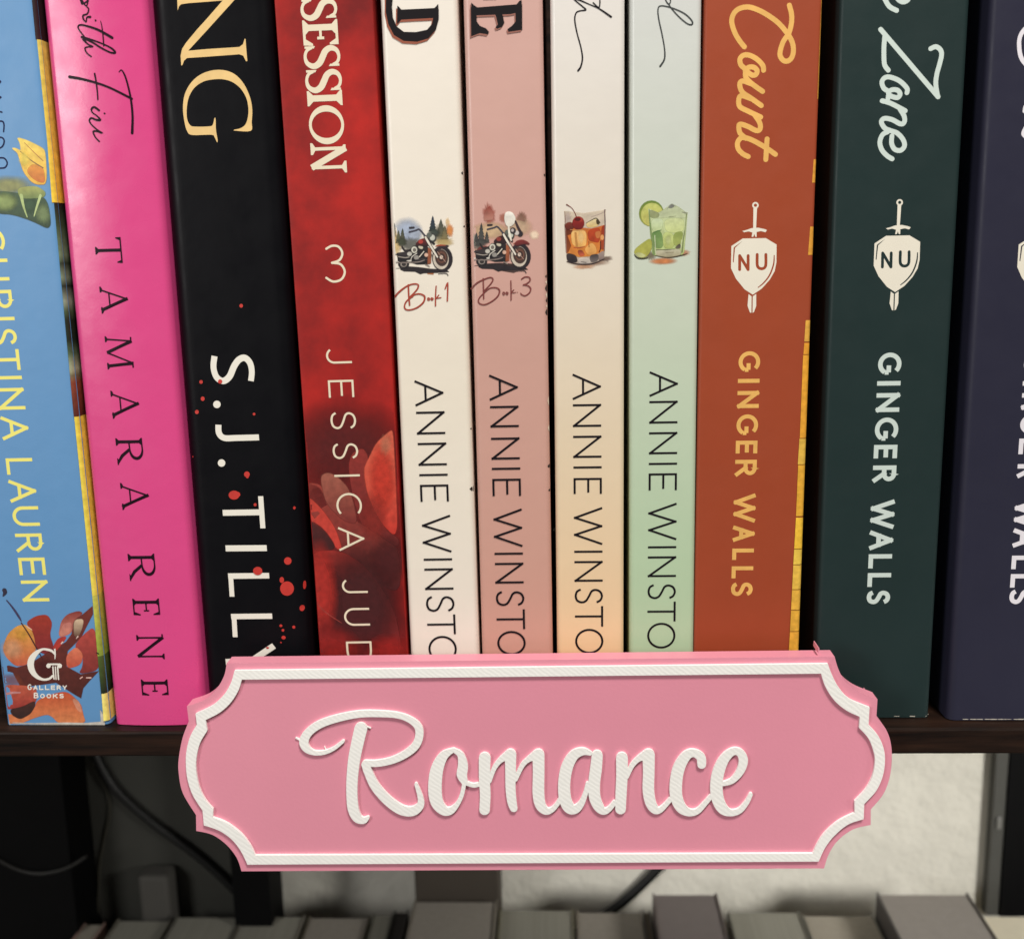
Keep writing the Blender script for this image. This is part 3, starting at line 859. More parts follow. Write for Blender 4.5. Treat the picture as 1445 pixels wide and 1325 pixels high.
# the four matching slim books
SER = 'slim matching paperbacks of one series'
def bike(dx, dy, bright):
    def m(pts): return [(p[0]+dx, p[1]+dy, *p[2:]) for p in pts]
    dk = (34, 30, 34)
    it = [
     ('p', m([(140, 738), (250, 714), (420, 726), (560, 745), (750, 755), (775, 775), (640, 785), (480, 790), (440, 802), (380, 772), (250, 768)]), (40, 34, 38)),
     ('q', m(disc(245, 690, 60, 46)), dk), ('q', m(disc(245, 690, 34, 26)), (150, 140, 132)), ('q', m(disc(248, 690, 20, 16)), (50, 44, 44)),
     ('p', m([(170, 560), (300, 540), (360, 480), (480, 460), (540, 500), (572, 580), (545, 685), (400, 688), (320, 662), (180, 652)]), (40, 34, 36), (28, 26, 30)),
     ('s', m([(150, 575, 12), (240, 570, 46), (320, 560, 40)]), (52, 46, 48)), ('s', m([(225, 480, 16), (262, 530, 24), (330, 525, 30)]), (40, 34, 36)),
     ('s', m([(185, 600, 10), (260, 612, 12), (310, 605, 10)]), (160, 150, 140)),
     ('s', m([(158, 652, 16), (330, 648, 18)]), (205, 198, 188)), ('s', m([(158, 672, 12), (400, 664, 14), (490, 640, 10)]), (128, 116, 110)), ('s', m([(330, 640, 10), (345, 600, 12), (400, 560, 10)]), (200, 195, 185)),
     ('q', m(disc(370, 520, 30, 34)), (206, 204, 190)), ('q', m(disc(372, 522, 14, 17)), (110, 104, 98)), ('q', m(disc(445, 490, 24, 15, rot=.4)), (200, 192, 170)), ('q', m(disc(315, 568, 24, 20)), (190, 186, 176)), ('q', m(disc(395, 610, 26, 22)), (150, 146, 140)),
     ('s', m([(482, 540, 12), (430, 602, 12)]), (214, 206, 190)), ('s', m([(390, 640, 10), (480, 630, 14), (520, 640, 8)]), (60, 54, 56)),
     ('q', m([(380, 460), (430, 405), (490, 385), (545, 430), (535, 478), (440, 472)]), ((58, 28, 30) if bright else (104, 34, 32)), (40, 26, 30)), ('q', m(disc(445, 425, 24, 20)), ((136, 56, 50) if bright else (170, 60, 52))),
     ('p', m([(535, 495), (566, 510), (562, 680), (528, 688)]), (158, 90, 60), (140, 78, 52)), ('q', m(disc(510, 580, 18, 18)), (206, 170, 150)),
     ('q', m(disc(698, 622, 116, 146, rot=-.12)), (38, 32, 38)), ('q', m(disc(680, 628, 88, 116, rot=-.12)), (206, 194, 178)), ('q', m(disc(688, 614, 70, 94, rot=-.12)), (70, 52, 48)),
     ('q', m(disc(690, 606, 52, 66)), (104, 70, 58)), ('q', m(disc(688, 610, 34, 40)), (62, 42, 40)), ('q', m(disc(686, 606, 15, 18)), (214, 196, 180)),
     ('s', m([(640, 540, 6), (690, 605, 8), (735, 660, 6)]), (170, 140, 125)),
     ('q', m([(602, 540), (640, 490), (700, 468), (765, 468), (770, 482), (700, 500), (650, 520), (615, 560)]), (56, 44, 50), (40, 32, 36)), ('s', m([(620, 478, 10), (670, 466, 16), (735, 468, 8)]), (160, 76, 50)),
     ('s', m([(498, 365, 36), (545, 450, 38), (640, 605, 30)]), (52, 46, 50)), ('s', m([(500, 370, 22), (545, 450, 24), (640, 604, 18)]), (226, 218, 204)),
     ('s', m([(318, 263, 22), (364, 260, 20)]), (44, 38, 46)), ('s', m([(312, 312, 18), (390, 292, 16), (430, 282, 16), (495, 355, 18)]), (62, 60, 74)),
     ('q', m(disc(580, 380, 44, 50)), (60, 62, 60)), ('q', m(disc(582, 378, 26, 30)), (190, 192, 180)), ('q', m(disc(545, 345, 26, 24)), (92, 98, 92)), ('s', m([(560, 420, 20), (600, 450, 24)]), (40, 36, 40)),
     ('s', m([(150, 738, 5), (230, 732, 9)]), (50, 42, 44)), ('s', m([(500, 690, 10), (545, 715, 14)]), (130, 120, 112)), ('s', m([(650, 800, 6), (740, 795, 10), (765, 822, 8)]), (52, 44, 46)),
    ]
    return it
def fir(x, yt, yb2, hw, c, c2=None):
    n = 5; L_, R_ = [], []
    for i in range(n):
        t0 = (i+1)/n
        y = yt+(yb2-yt)*t0
        L_ += [(x-hw*t0, y+random.uniform(-4, 4)), (x-hw*t0*.55, y-2)]
        R_ += [(x+hw*t0, y+random.uniform(-4, 4)), (x+hw*t0*.55, y-2)]
    return ('p', [(x, yt)] + R_[:-1] + L_[:-1][::-1], c, c2)

YS = 0.0004
whiteb = Book('slim cream white paperback with red handwritten Book 1 under a motorcycle picture', (533, 586), (648, 676), 1005,
    spine('cream_white_cover', (230, 219, 202), 0.36, 0.02, grad=[(0, (240, 232, 220)), (80, (235, 226, 210)), (200, (240, 233, 225))]), YS, height=0.203, rnd=1.3, group=SER)
Ow, Sw = (540, 290), 8.283
rust = mat('rust_ink', (164, 62, 44), 0.5)
whiteb.picture('motorcycle_picture', [
    ('b', 290, 300, 190, 170, (172, 184, 206), .95), ('b', 370, 330, 110, 110, (176, 186, 204), .8), ('b', 150, 450, 90, 160, (214, 186, 130), .85), ('b', 330, 460, 150, 90, (104, 104, 98), .9),
    ('b', 690, 340, 110, 130, (118, 112, 84), .85), ('b', 785, 290, 50, 90, (214, 138, 76), .95), ('b', 720, 430, 130, 60, (196, 172, 116), .8), ('b', 760, 200, 30, 60, (222, 190, 140), .7),
    fir(135, 205, 400, 32, (100, 104, 100), (150, 130, 90)), fir(185, 295, 440, 34, (84, 88, 70), (96, 92, 66)), fir(232, 270, 450, 42, (64, 70, 56), (90, 86, 70)), ('b', 220, 430, 70, 60, (70, 76, 60), .8),
    fir(585, 125, 300, 46, (40, 52, 74), (50, 60, 58)), fir(680, 160, 360, 58, (74, 80, 74), (96, 92, 70)), fir(725, 240, 390, 44, (90, 90, 70), (130, 116, 80)), ('b', 600, 320, 80, 60, (62, 72, 66), .9),
    ('p', [(520, 775), (600, 765), (592, 806), (525, 800)], (176, 110, 68)),
] + bike(0, 0, False), Ow, Sw)
whiteb.ink('volume_lettering', whiteb.px_strokes([
    [(140, 1068, 24), (200, 1005, 21), (290, 940, 17), (370, 918, 17), (415, 930, 18), (408, 972, 18), (370, 1020, 16), (310, 1080, 18)],
    [(315, 1082, 16), (370, 1045, 16), (430, 1035, 18), (482, 1055, 20), (492, 1090, 20), (470, 1140, 19), (410, 1190, 18), (340, 1218, 17), (280, 1220, 17), (255, 1190, 17), (266, 1140, 16), (300, 1100, 16), (355, 1065, 12)],
    [(300, 930, 18), (305, 1050, 18), (315, 1165, 18)], [(545, 1085, 13), (530, 1082, 13), (526, 1100, 13), (540, 1110, 13), (550, 1095, 13), (545, 1085, 13)], [(585, 1085, 13), (570, 1082, 13), (566, 1098, 13), (578, 1108, 13), (590, 1092, 13), (585, 1085, 13)],
    [(625, 945, 14), (618, 1060, 15), (617, 1175, 15)], [(682, 1078, 11), (640, 1085, 13), (620, 1085, 12)], [(630, 1078, 11), (656, 1048, 11)], [(730, 975, 14), (758, 910, 16), (760, 1000, 17), (755, 1118, 16)]], Ow, Sw), rust)
thin = mat('thin_black_ink', (24, 20, 26), 0.5, spec=0.15)
AW = list('ANNIEWINSTO')
def annie(bk, ys, base, cap):
    bk.text('author_lettering', [(c, a, b) for c, (a, b) in zip(AW, ys)] + [('N', ys[-1][1]+10, ys[-1][1]+42)], base, cap, 2.9, thin)
annie(whiteb, [(537, 573), (581, 613), (625, 657), (668.7, 671.9), (684, 708), (727, 779.6), (787.8, 791), (802, 832), (840, 864), (867, 895), (897, 934)], ((585.6, 555), (604.6, 915)), 40)
brown_ink = mat('brown_shadow_ink', (150, 82, 60), 0.5)
Oz, Sz = (530, 0), 5.78
def D_shape(bk, ox=0, oy=0):
    q = lambda pts: bk.px_poly([(x+ox, y+oy) for x, y in pts], Oz, Sz)
    return [q([(178, 50), (190, 60), (210, 83), (480, 70), (500, 50), (510, 35), (516, 100), (515, 150), (460, 152), (210, 165), (190, 190), (175, 202)]),
            q([(515, 80), (516, 160), (492, 248), (430, 318), (340, 345), (230, 338), (150, 290), (104, 200), (84, 100), (85, 0), (80, -60), (140, -60), (140, 0), (134, 60), (142, 150), (172, 220), (230, 264), (330, 266), (420, 247), (460, 200), (472, 140), (475, 80)])]
whiteb.ink('title_shadow', D_shape(whiteb, -10, 20), brown_ink)
whiteb.ink('title_lettering', D_shape(whiteb), blk2)

dusty = Book('slim dusty pink paperback with brown handwritten Book 3 under a motorcycle picture', (652, 684), (767, 780), 1005,
    spine('dusty_pink_cover', (205, 160, 150), 0.36, 0.02, grad=[(0, (210, 158, 142)), (90, (204, 160, 148)), (200, (212, 172, 164))]), YS, height=0.203, rnd=1.3, group=SER)
Od = (655, 280)
dusty.picture('motorcycle_picture', [
    ('b', 290, 190, 80, 140, (168, 84, 68), .9), ('b', 460, 230, 60, 60, (176, 110, 92), .8), ('b', 670, 240, 70, 90, (140, 100, 84), .9), ('b', 300, 380, 260, 110, (206, 176, 140), .95), ('b', 640, 340, 180, 120, (206, 176, 146), .8),
    ('b', 820, 430, 70, 60, (240, 216, 190), .95), ('b', 130, 560, 110, 60, (110, 104, 96), .9), ('b', 100, 640, 80, 80, (214, 170, 150), .8), ('b', 80, 480, 60, 80, (150, 150, 136), .8),
    ('p', [(298, 95), (345, 200), (330, 250), (230, 260), (250, 140)], (150, 66, 54), (196, 140, 124), .8), ('p', [(665, 180), (710, 270), (620, 250)], (130, 96, 80), (150, 110, 96), .9),
    fir(200, 290, 500, 44, (48, 54, 56), (80, 78, 74)), fir(143, 405, 540, 36, (50, 56, 58), (84, 80, 76)), fir(265, 390, 520, 32, (58, 60, 60), (80, 78, 74)), ('b', 190, 520, 100, 50, (70, 70, 68), .9),
    ('p', [(230, 770), (420, 760), (560, 770), (700, 800), (745, 830), (640, 840), (580, 868), (470, 850), (330, 820)], (44, 34, 36), (80, 60, 56)),
    ('q', [(150, 610), (180, 570), (260, 560), (300, 600), (280, 650), (190, 665)], (120, 60, 54), (70, 40, 40)),
] + bike(-40, 52, True) + [
    ('q', [(590, 545), (610, 500), (680, 485), (740, 510), (768, 542), (690, 530), (620, 555)], (124, 46, 44), (84, 32, 34)),
    ('q', [(480, 175), (520, 155), (570, 175), (600, 235), (580, 300), (540, 330), (495, 320), (472, 250)], (240, 236, 226), (220, 214, 202)),
    ('s', [(600, 270, 20), (625, 330, 26), (655, 390, 30)], (60, 42, 48)), ('q', disc(655, 415, 28, 30), (44, 38, 44)), ('q', disc(615, 405, 22, 22), (206, 196, 190)), ('q', disc(570, 380, 30, 34), (50, 44, 50)), ('q', disc(565, 375, 12, 14), (180, 170, 166)),
    ('s', [(520, 330, 22), (530, 420, 24), (550, 490, 20)], (226, 220, 206)),
], Od, Sw)
mar = mat('maroon_ink', (122, 56, 54), 0.5)
dusty.ink('volume_lettering', dusty.px_strokes([
    [(80, 1060, 20), (150, 990, 18), (240, 945, 15), (310, 925, 14), (336, 950, 15), (310, 1000, 14), (240, 1075, 14)],
    [(236, 1100, 13), (300, 1052, 13), (370, 1045, 15), (412, 1075, 17), (395, 1140, 16), (330, 1200, 15), (250, 1240, 15), (190, 1235, 14), (165, 1200, 14), (188, 1150, 13), (255, 1085, 11)],
    [(222, 940, 15), (225, 1060, 15), (228, 1175, 15)], [(470, 1100, 11), (455, 1098, 11), (452, 1118, 11), (466, 1128, 11), (474, 1110, 11), (470, 1100, 11)], [(508, 1100, 11), (494, 1098, 11), (490, 1116, 11), (504, 1126, 11), (512, 1108, 11), (508, 1100, 11)],
    [(545, 965, 13), (548, 1080, 14), (548, 1190, 14)], [(602, 1100, 9), (570, 1104, 10), (552, 1095, 10)], [(550, 1098, 10), (580, 1070, 10)], [(620, 1098, 9), (622, 1100, 9)],
    [(670, 945, 14), (710, 920, 14), (760, 925, 15), (768, 965, 15), (725, 1000, 13), (690, 1012, 12), (740, 1020, 14), (776, 1052, 16), (765, 1100, 15), (720, 1136, 14), (678, 1130, 13), (660, 1110, 12)]], Od, Sw), mar)
annie(dusty, [(529, 565), (573, 603), (617.6, 648.4), (659.8, 663), (675.6, 700), (718, 771.6), (779.5, 782.7), (794, 823), (833, 855.6), (859.6, 887.5), (890, 924)], ((690.5, 545), (701.8, 908)), 40)
Eq = lambda pts, ox=0, oy=0: dusty.px_poly([(x+ox, y+oy) for x, y in pts], Oz, Sz)
EP = [[(780, 25), (800, 45), (830, 65), (1150, 40), (1175, 10), (1190, 5), (1196, 100), (1100, 120), (830, 130), (785, 120)], [(777, 60), (825, 70), (825, 180), (850, 215), (900, 235), (925, 265), (915, 285), (850, 275), (810, 290), (780, 302)],
      [(970, 100), (1030, 100), (1050, 190), (1030, 225), (990, 240), (978, 225), (998, 205), (985, 150)], [(1140, 60), (1195, 40), (1196, 248), (1085, 265), (1075, 242), (1112, 215), (1142, 180)]]
dusty.ink('title_shadow', [Eq(p, -9, 14) for p in EP], mat('mauve_shadow_ink', (150, 98, 86), 0.5))
dusty.ink('title_lettering', [Eq(p) for p in EP] + [Eq([(870, -40), (990, -40), (985, -2), (880, 0)])], blk2)

def nicks(bk, lst, m):
    for y, l, wd in lst:
        z = bk.L(bk_edge(bk, y), y)[1]; hw = bk.w/2-0.03
        bk.ink('worn_nick', [[(hw, z), (hw-wd*.6, z-l*.2), (hw-wd, z-l*.45), (hw-wd*.5, z-l*.8), (hw, z-l)]], m)
nick_dark = mat('worn_dark', (40, 34, 30), 0.8); nick_pale = mat('worn_pale', (236, 226, 206), 0.8)
nicks(dusty, [(388, .7, .35), (402, 1.6, .4), (421, 1.0, .3), (436, 1.6, .45), (655, 1.0, .5), (690, .7, .4), (245, .6, .3)], nick_dark)
nicks(dusty, [(396, .8, .3), (413, 1.2, .3), (430, .8, .25), (560, 2.2, .25), (600, 1.6, .25)], nick_pale)
nicks(whiteb, [(686, 1.4, .9), (242, .7, .35), (318, .5, .3), (604, .5, .3)], nick_dark)
peach = Book('slim cream to peach paperback with a whiskey glass and cherry picture', (777, 786.5), (881, 880.5), 1005,
    spine('peach_cover', (226, 206, 176), 0.34, 0.02, grad=[(0, (240, 196, 146)), (25, (238, 206, 164)), (70, (228, 210, 182)), (110, (226, 217, 202)), (170, (228, 224, 220))]), YS, height=0.203, rnd=1.3, group=SER)
Og, Sg = (780, 270), 11.04
peach.picture('whiskey_picture', [
    ('b', 560, 1110, 360, 70, (150, 110, 84), .7), ('b', 830, 1050, 110, 50, (110, 84, 74), .7), ('b', 480, 1180, 200, 40, (206, 150, 110), .6),
    ('p', [(182, 310), (480, 350), (820, 290), (806, 960), (792, 1060), (600, 1132), (400, 1142), (230, 1102), (210, 950)], (222, 206, 184), (190, 174, 160), .75),
    ('p', [(190, 520), (300, 575), (500, 580), (600, 590), (818, 525), (802, 930), (700, 972), (560, 1012), (400, 1022), (215, 962)], (196, 96, 38), (206, 130, 56)),
    ('p', [(190, 520), (300, 590), (300, 660), (222, 690), (280, 850), (230, 962), (212, 950)], (88, 34, 20), (140, 70, 30)),
    ('q', [(290, 625), (400, 612), (522, 622), (520, 860), (400, 885), (300, 825)], (232, 186, 116), (222, 168, 92)), ('p', [(345, 640), (362, 640), (385, 870), (365, 876)], (196, 140, 76), None, .8), ('b', 440, 720, 70, 120, (242, 206, 140), .7),
    ('q', [(490, 905), (600, 805), (660, 850), (690, 962), (560, 1005)], (226, 170, 96), (214, 150, 80)), ('q', [(550, 605), (745, 572), (722, 800), (640, 785), (560, 760)], (176, 66, 30), (166, 58, 28)),
    ('q', [(660, 640), (740, 620), (730, 730), (680, 730)], (206, 124, 70), None, .8), ('q', [(765, 560), (818, 530), (802, 905), (748, 905)], (150, 50, 24), (160, 70, 34)), ('q', disc(770, 720, 22, 36), (226, 160, 100)),
    ('s', [(745, 780, 16), (742, 900, 18), (720, 950, 14)], (84, 34, 26)), ('s', [(560, 780, 10), (565, 870, 12)], (150, 80, 40)), ('s', [(330, 880, 14), (420, 880, 18), (500, 860, 10)], (170, 84, 44)),
    ('q', [(390, 930), (450, 920), (500, 1000), (420, 1010)], (130, 56, 40), (190, 90, 60)),
    ('q', [(215, 965), (360, 1000), (385, 1112), (230, 1098)], (60, 50, 52), (40, 36, 40)), ('q', [(400, 1040), (560, 1040), (600, 1122), (400, 1132)], (206, 194, 182), (170, 160, 152)), ('q', [(575, 1005), (712, 980), (702, 1080), (600, 1112)], (66, 58, 60), (110, 100, 98)),
    ('q', [(720, 972), (795, 930), (790, 1052), (720, 1082)], (160, 140, 132), (120, 104, 100)), ('s', [(220, 1098, 14), (400, 1138, 20), (620, 1130, 20), (800, 1056, 14)], (60, 46, 46)), ('s', [(440, 1100, 8), (520, 1112, 12)], (90, 80, 78)),
    ('q', [(520, 500), (680, 422), (738, 490), (680, 552), (540, 565)], (222, 206, 160), (214, 184, 120)), ('s', [(520, 500, 8), (600, 455, 12), (680, 425, 16), (735, 492, 14)], (80, 74, 54)), ('q', [(680, 440), (725, 480), (720, 510), (690, 515)], (70, 56, 34)),
    ('s', [(600, 400, 6), (740, 352, 8), (800, 320, 6)], (190, 170, 160)), ('s', [(186, 320, 8), (196, 430, 12), (196, 540, 14), (215, 960, 10)], (150, 116, 106)), ('s', [(812, 290, 18), (808, 340, 14), (815, 520, 16), (800, 930, 12)], (112, 92, 92)), ('b', 240, 420, 60, 120, (196, 178, 172), .6),
    ('q', disc(262, 545, 66, 56), (120, 48, 34), (90, 34, 26)), ('q', disc(398, 498, 88, 98), (150, 34, 28), (104, 24, 24)), ('b', 440, 450, 45, 50, (186, 66, 54), .7), ('q', disc(388, 440, 40, 18), (84, 20, 20)),
    ('s', [(218, 212, 22), (245, 228, 14), (295, 262, 9), (340, 330, 10), (368, 400, 14)], (116, 44, 36)), ('s', [(270, 600, 8), (400, 606, 12), (560, 590, 8)], (206, 140, 80)),
], Og, Sg)
peach.ink('title_lettering', peach.px_strokes([[(160, -60, 11), (200, 0, 12), (270, 60, 12), (306, 95, 13), (250, 105, 11), (216, 125, 12), (204, 190, 13), (225, 310, 12), (260, 440, 12), (275, 540, 14), (260, 620, 16), (235, 658, 18)],
    [(190, -15, 12), (260, 10, 14), (340, 45, 10), (430, 85, 13), (540, 160, 19)], [(437, -30, 11), (430, 72, 12), (375, 30, 12)]], (780, 0), 6.568), thin)
annie(peach, [(527.8, 564), (570.5, 602.4), (615, 646), (658, 661.2), (674.5, 697), (716, 768.7), (776.7, 779.9), (791.5, 820.5), (829.6, 852), (855, 884), (887, 922)], ((808, 545), (811.6, 905)), 39.8)

mint = Book('slim pale mint green paperback with a lime drink picture', (887.5, 889.5), (992, 976.5), 1005,
    spine('mint_cover', (202, 210, 190), 0.34, 0.02, grad=[(0, (178, 206, 168)), (40, (184, 208, 174)), (100, (200, 210, 192)), (170, (212, 214, 212))]), YS, height=0.203, rnd=1.3, group=SER)
Om = (885, 270)
mint.picture('lime_drink_picture', [
    ('b', 560, 1090, 240, 60, (206, 130, 80), .9), ('b', 880, 960, 110, 60, (196, 120, 80), .6), ('b', 360, 1000, 120, 80, (120, 104, 80), .7),
    ('q', disc(378, 350, 188, 198), (104, 130, 52), (150, 156, 76)), ('q', disc(388, 366, 168, 178), (190, 196, 112), (196, 192, 104)), ('b', 330, 420, 90, 120, (206, 204, 120), .6),
    ('p', [(335, 275), (500, 350), (640, 240), (700, 205), (800, 250), (900, 330), (936, 330), (912, 620), (882, 950), (842, 1002), (640, 1032), (440, 1002), (392, 962), (362, 640)], (196, 206, 168), (176, 192, 120)),
    ('q', [(340, 292), (480, 350), (560, 300), (640, 260), (690, 210), (800, 255), (900, 330), (925, 350), (918, 420), (640, 405), (352, 420)], (176, 184, 152), (190, 200, 160)),
    ('q', [(345, 290), (500, 350), (480, 410), (352, 410)], (150, 156, 116), (140, 148, 104)), ('q', [(640, 255), (690, 198), (735, 230), (690, 262)], (116, 118, 112)), ('s', [(620, 290, 8), (640, 255, 10), (692, 205, 10), (760, 240, 6)], (136, 138, 124)), ('s', [(650, 405, 14), (760, 390, 10)], (140, 146, 110)),
    ('q', [(385, 440), (560, 430), (540, 600), (420, 640), (380, 560)], (200, 214, 176), (190, 206, 150)), ('q', [(580, 440), (880, 420), (880, 620), (740, 650), (600, 620)], (204, 214, 160), (196, 206, 140)),
    ('q', [(385, 650), (530, 612), (562, 880), (440, 885), (385, 770)], (104, 138, 78), (124, 150, 90)), ('q', [(560, 640), (720, 660), (730, 880), (570, 890)], (190, 202, 130), (176, 186, 110)), ('q', [(722, 660), (870, 622), (835, 820), (730, 855)], (142, 158, 84), (156, 166, 92)),
    ('s', [(400, 650, 12), (470, 622, 16), (530, 608, 10)], (70, 110, 60)), ('b', 640, 760, 60, 90, (206, 214, 150), .7), ('q', [(740, 890), (825, 815), (830, 890)], (80, 74, 66), (110, 100, 84)),
    ('q', [(440, 925), (640, 915), (832, 905), (835, 1000), (640, 1026), (450, 1000)], (190, 186, 160), (160, 152, 124)), ('s', [(440, 912, 8), (580, 915, 14), (740, 902, 10)], (96, 96, 74)), ('s', [(600, 960, 8), (720, 952, 12)], (140, 130, 104)), ('s', [(438, 1005, 10), (640, 1036, 16), (850, 1000, 20), (935, 972, 10)], (76, 66, 50)),
    ('s', [(344, 285, 10), (350, 420, 18), (372, 640, 24), (400, 820, 34), (415, 980, 36)], (122, 144, 92)), ('s', [(430, 690, 12), (440, 900, 12), (450, 990, 8)], (196, 206, 170)), ('s', [(925, 345, 16), (905, 560, 10), (875, 760, 18), (855, 950, 22)], (120, 132, 88)), ('s', [(850, 325, 8), (900, 335, 20), (930, 345, 20)], (136, 140, 120)), ('s', [(845, 760, 10), (836, 900, 10)], (200, 206, 170)),
    ('q', [(108, 965), (130, 900), (230, 820), (355, 735), (385, 810), (370, 920), (300, 1022), (200, 1036)], (158, 162, 76), (178, 176, 84)), ('q', [(120, 970), (210, 960), (300, 1010), (200, 1036)], (196, 200, 140), None, .9), ('s', [(112, 990, 10), (160, 1040, 22), (240, 1050, 24), (320, 1040, 12)], (58, 56, 34)),
], Om, Sg)
mint.ink('title_lettering', mint.px_strokes([[(1040, -10, 10), (1060, 30, 12), (1080, 42, 12), (1092, 10, 10), (1080, -15, 10)], [(1070, 40, 11), (1110, 95, 11), (1180, 170, 12), (1250, 225, 12), (1290, 230, 15), (1288, 195, 13), (1220, 130, 13), (1110, 80, 12), (1010, 58, 11), (976, 85, 12), (982, 180, 12), (1010, 310, 12), (1035, 450, 12), (1035, 550, 15), (995, 618, 17)]], (780, 0), 6.568),
    mat('grey_green_ink', (62, 66, 66), 0.5, spec=0.15))
annie(mint, [(524.5, 559.6), (566, 597.7), (610, 641), (653, 656.2), (668, 692), (710, 762), (770.5, 773.7), (785, 814), (823.4, 846), (848.8, 876.7), (878.5, 914.7)], ((916.6, 540), (913.2, 897)), 39.8)

# orange / teal / purple of another series
SER2 = 'wide paperbacks of one series with a sword and shield emblem'
def emblem(bk, anchor, fg, hole):
    """sword and shield, drawn in mm round the pommel ring"""
    ref = orange
    a = ref.L(1010+412/7.36, 270+147/7.36); b = bk.L(*anchor)
    T = lambda polys: [[(x-a[0]+b[0], z-a[1]+b[1]) for x, z in p] for p in polys]
    Oe, Se = (1010, 270), 7.36
    add = [ref.px_poly([(275, 415), (295, 427), (340, 418), (380, 430), (372, 475), (390, 475), (400, 445), (410, 475), (425, 475), (424, 425), (470, 415), (515, 427), (532, 405), (510, 395), (440, 380), (370, 385), (330, 400)], Oe, Se),
           ref.px_poly([(280, 492), (520, 488), (632, 555), (630, 740), (612, 830), (560, 920), (480, 1010), (385, 1075), (300, 1020), (210, 910), (158, 800), (162, 570)], Oe, Se),
           ref.px_poly([(340, 1068), (372, 1092), (370, 1264), (355, 1260), (330, 1190)], Oe, Se), ref.px_poly([(384, 1092), (420, 1066), (420, 1190), (397, 1255), (382, 1264)], Oe, Se)]
    add += ref.px_strokes([[(410, 180, 38), (403, 400, 30)]], Oe, Se, False)
    ring = ref.px_poly(disc(412, 147, 34), Oe, Se); rin = ref.px_poly(disc(412, 147, 17), Oe, Se)
    sub = [rin, ref.px_poly([(272, 522), (200, 590), (186, 742), (177, 735), (186, 585)], Oe, Se)]
    sub += ref.px_strokes([[(607, 668, 10), (600, 760, 15), (560, 870, 16), (500, 950, 14), (440, 1000, 10)], [(430, 658, 30), (430, 760, 30), (445, 795, 30), (475, 806, 30), (506, 795, 30), (520, 760, 30), (520, 658, 30)]], Oe, Se)
    sub += ref.px_strokes([[(248, 815, 30), (248, 670, 30)], [(248, 670, 30), (336, 815, 30)], [(336, 815, 30), (336, 670, 30)]], Oe, Se, False)
    v, t = union(T(add+[ring]), T(sub))
    bk.put('shield_emblem', v, t, fg)

orange = Book('burnt orange paperback with gold lettering and a white sword emblem', (994, 979), (1161, 1127), 915,
    spine('orange_cover', (158, 70, 42), 0.5, 0.05, spec=0.3), 0.0008, height=0.206, rnd=0.8, group=SER2)
gold2 = mat('pale_gold_ink', (232, 180, 98), 0.5, 0.14, 260)
GW = list('GINGERWALLS')
orange.text('author_lettering', list(zip(GW, [496, 534.5, 552, 585, 622, 649, 697, 742, 774, 799, 821], [525, 541, 576, 614, 640, 672, 737, 764, 790, 816, 841.5])), ((1042.2, 510), (1031.6, 831)), 30.5, 5.7, gold2)
CO, CS = (1000, 0), 5.52
W_ = 39
ws = lambda L_, w=W_: [[(x, y, w) for x, y in q] for q in L_]
orange.ink('title_lettering', orange.px_strokes(ws([
    [(628, 45), (645, 110), (645, 180), (625, 260), (580, 330), (555, 420), (575, 468), (610, 480), (645, 455), (660, 400), (650, 330), (610, 260), (540, 180), (450, 115), (370, 75), (300, 58), (230, 75), (190, 120), (180, 180), (205, 260), (240, 320), (278, 368)],
    [(428, 550), (420, 510), (370, 460), (310, 432), (265, 437), (243, 467), (252, 510), (285, 545), (288, 600), (330, 650), (420, 715)],
    [(290, 550), (312, 528), (350, 527), (377, 552), (368, 583), (338, 588), (300, 562)],
    [(330, 655), (265, 634), (242, 660), (262, 720), (330, 768), (410, 825)], [(330, 772), (260, 748), (236, 770), (242, 832), (310, 870), (405, 915)],
    [(360, 900), (398, 960), (400, 1008), (370, 1020), (310, 990), (250, 970), (235, 988), (245, 1040), (290, 1080)],
    [(520, 1205), (440, 1150), (330, 1090), (260, 1075), (226, 1110), (230, 1160), (265, 1200), (308, 1222)], [(455, 1085), (445, 1245)]]), CO, CS), gold2)
cream2 = mat('off_white_ink', (234, 228, 212), 0.5, 0.02)
emblem(orange, (1066, 290), cream2, None)
it = []
for y0, y1, w0, w1, c in ((-40, 140, 1, 2, (210, 150, 60)), (225, 258, 4, 5, (226, 160, 60)), (320, 360, 5.5, 7, (224, 158, 58)), (452, 482, 7, 8, (226, 170, 70)), (484, 500, 8, 8.5, (232, 160, 50)), (501, 618, 9, 9.5, (232, 164, 52)), (619, 655, 10, 11, (226, 182, 74)), (656, 728, 10.5, 11, (230, 172, 56)), (730, 774, 11, 12, (240, 192, 60)), (775, 796, 12, 12.5, (236, 200, 80)), (797, 831, 12.5, 13, (232, 190, 76)), (832, 860, 13, 13.5, (226, 176, 66)), (861, 890, 13.5, 14, (224, 172, 60)), (891, 930, 14, 15, (230, 170, 60))):
    it += edge_strip(orange, y0, y1, w0, w1, (c, c))
orange.picture('edge_print', it, (0, 0), 1.0, 0.5)

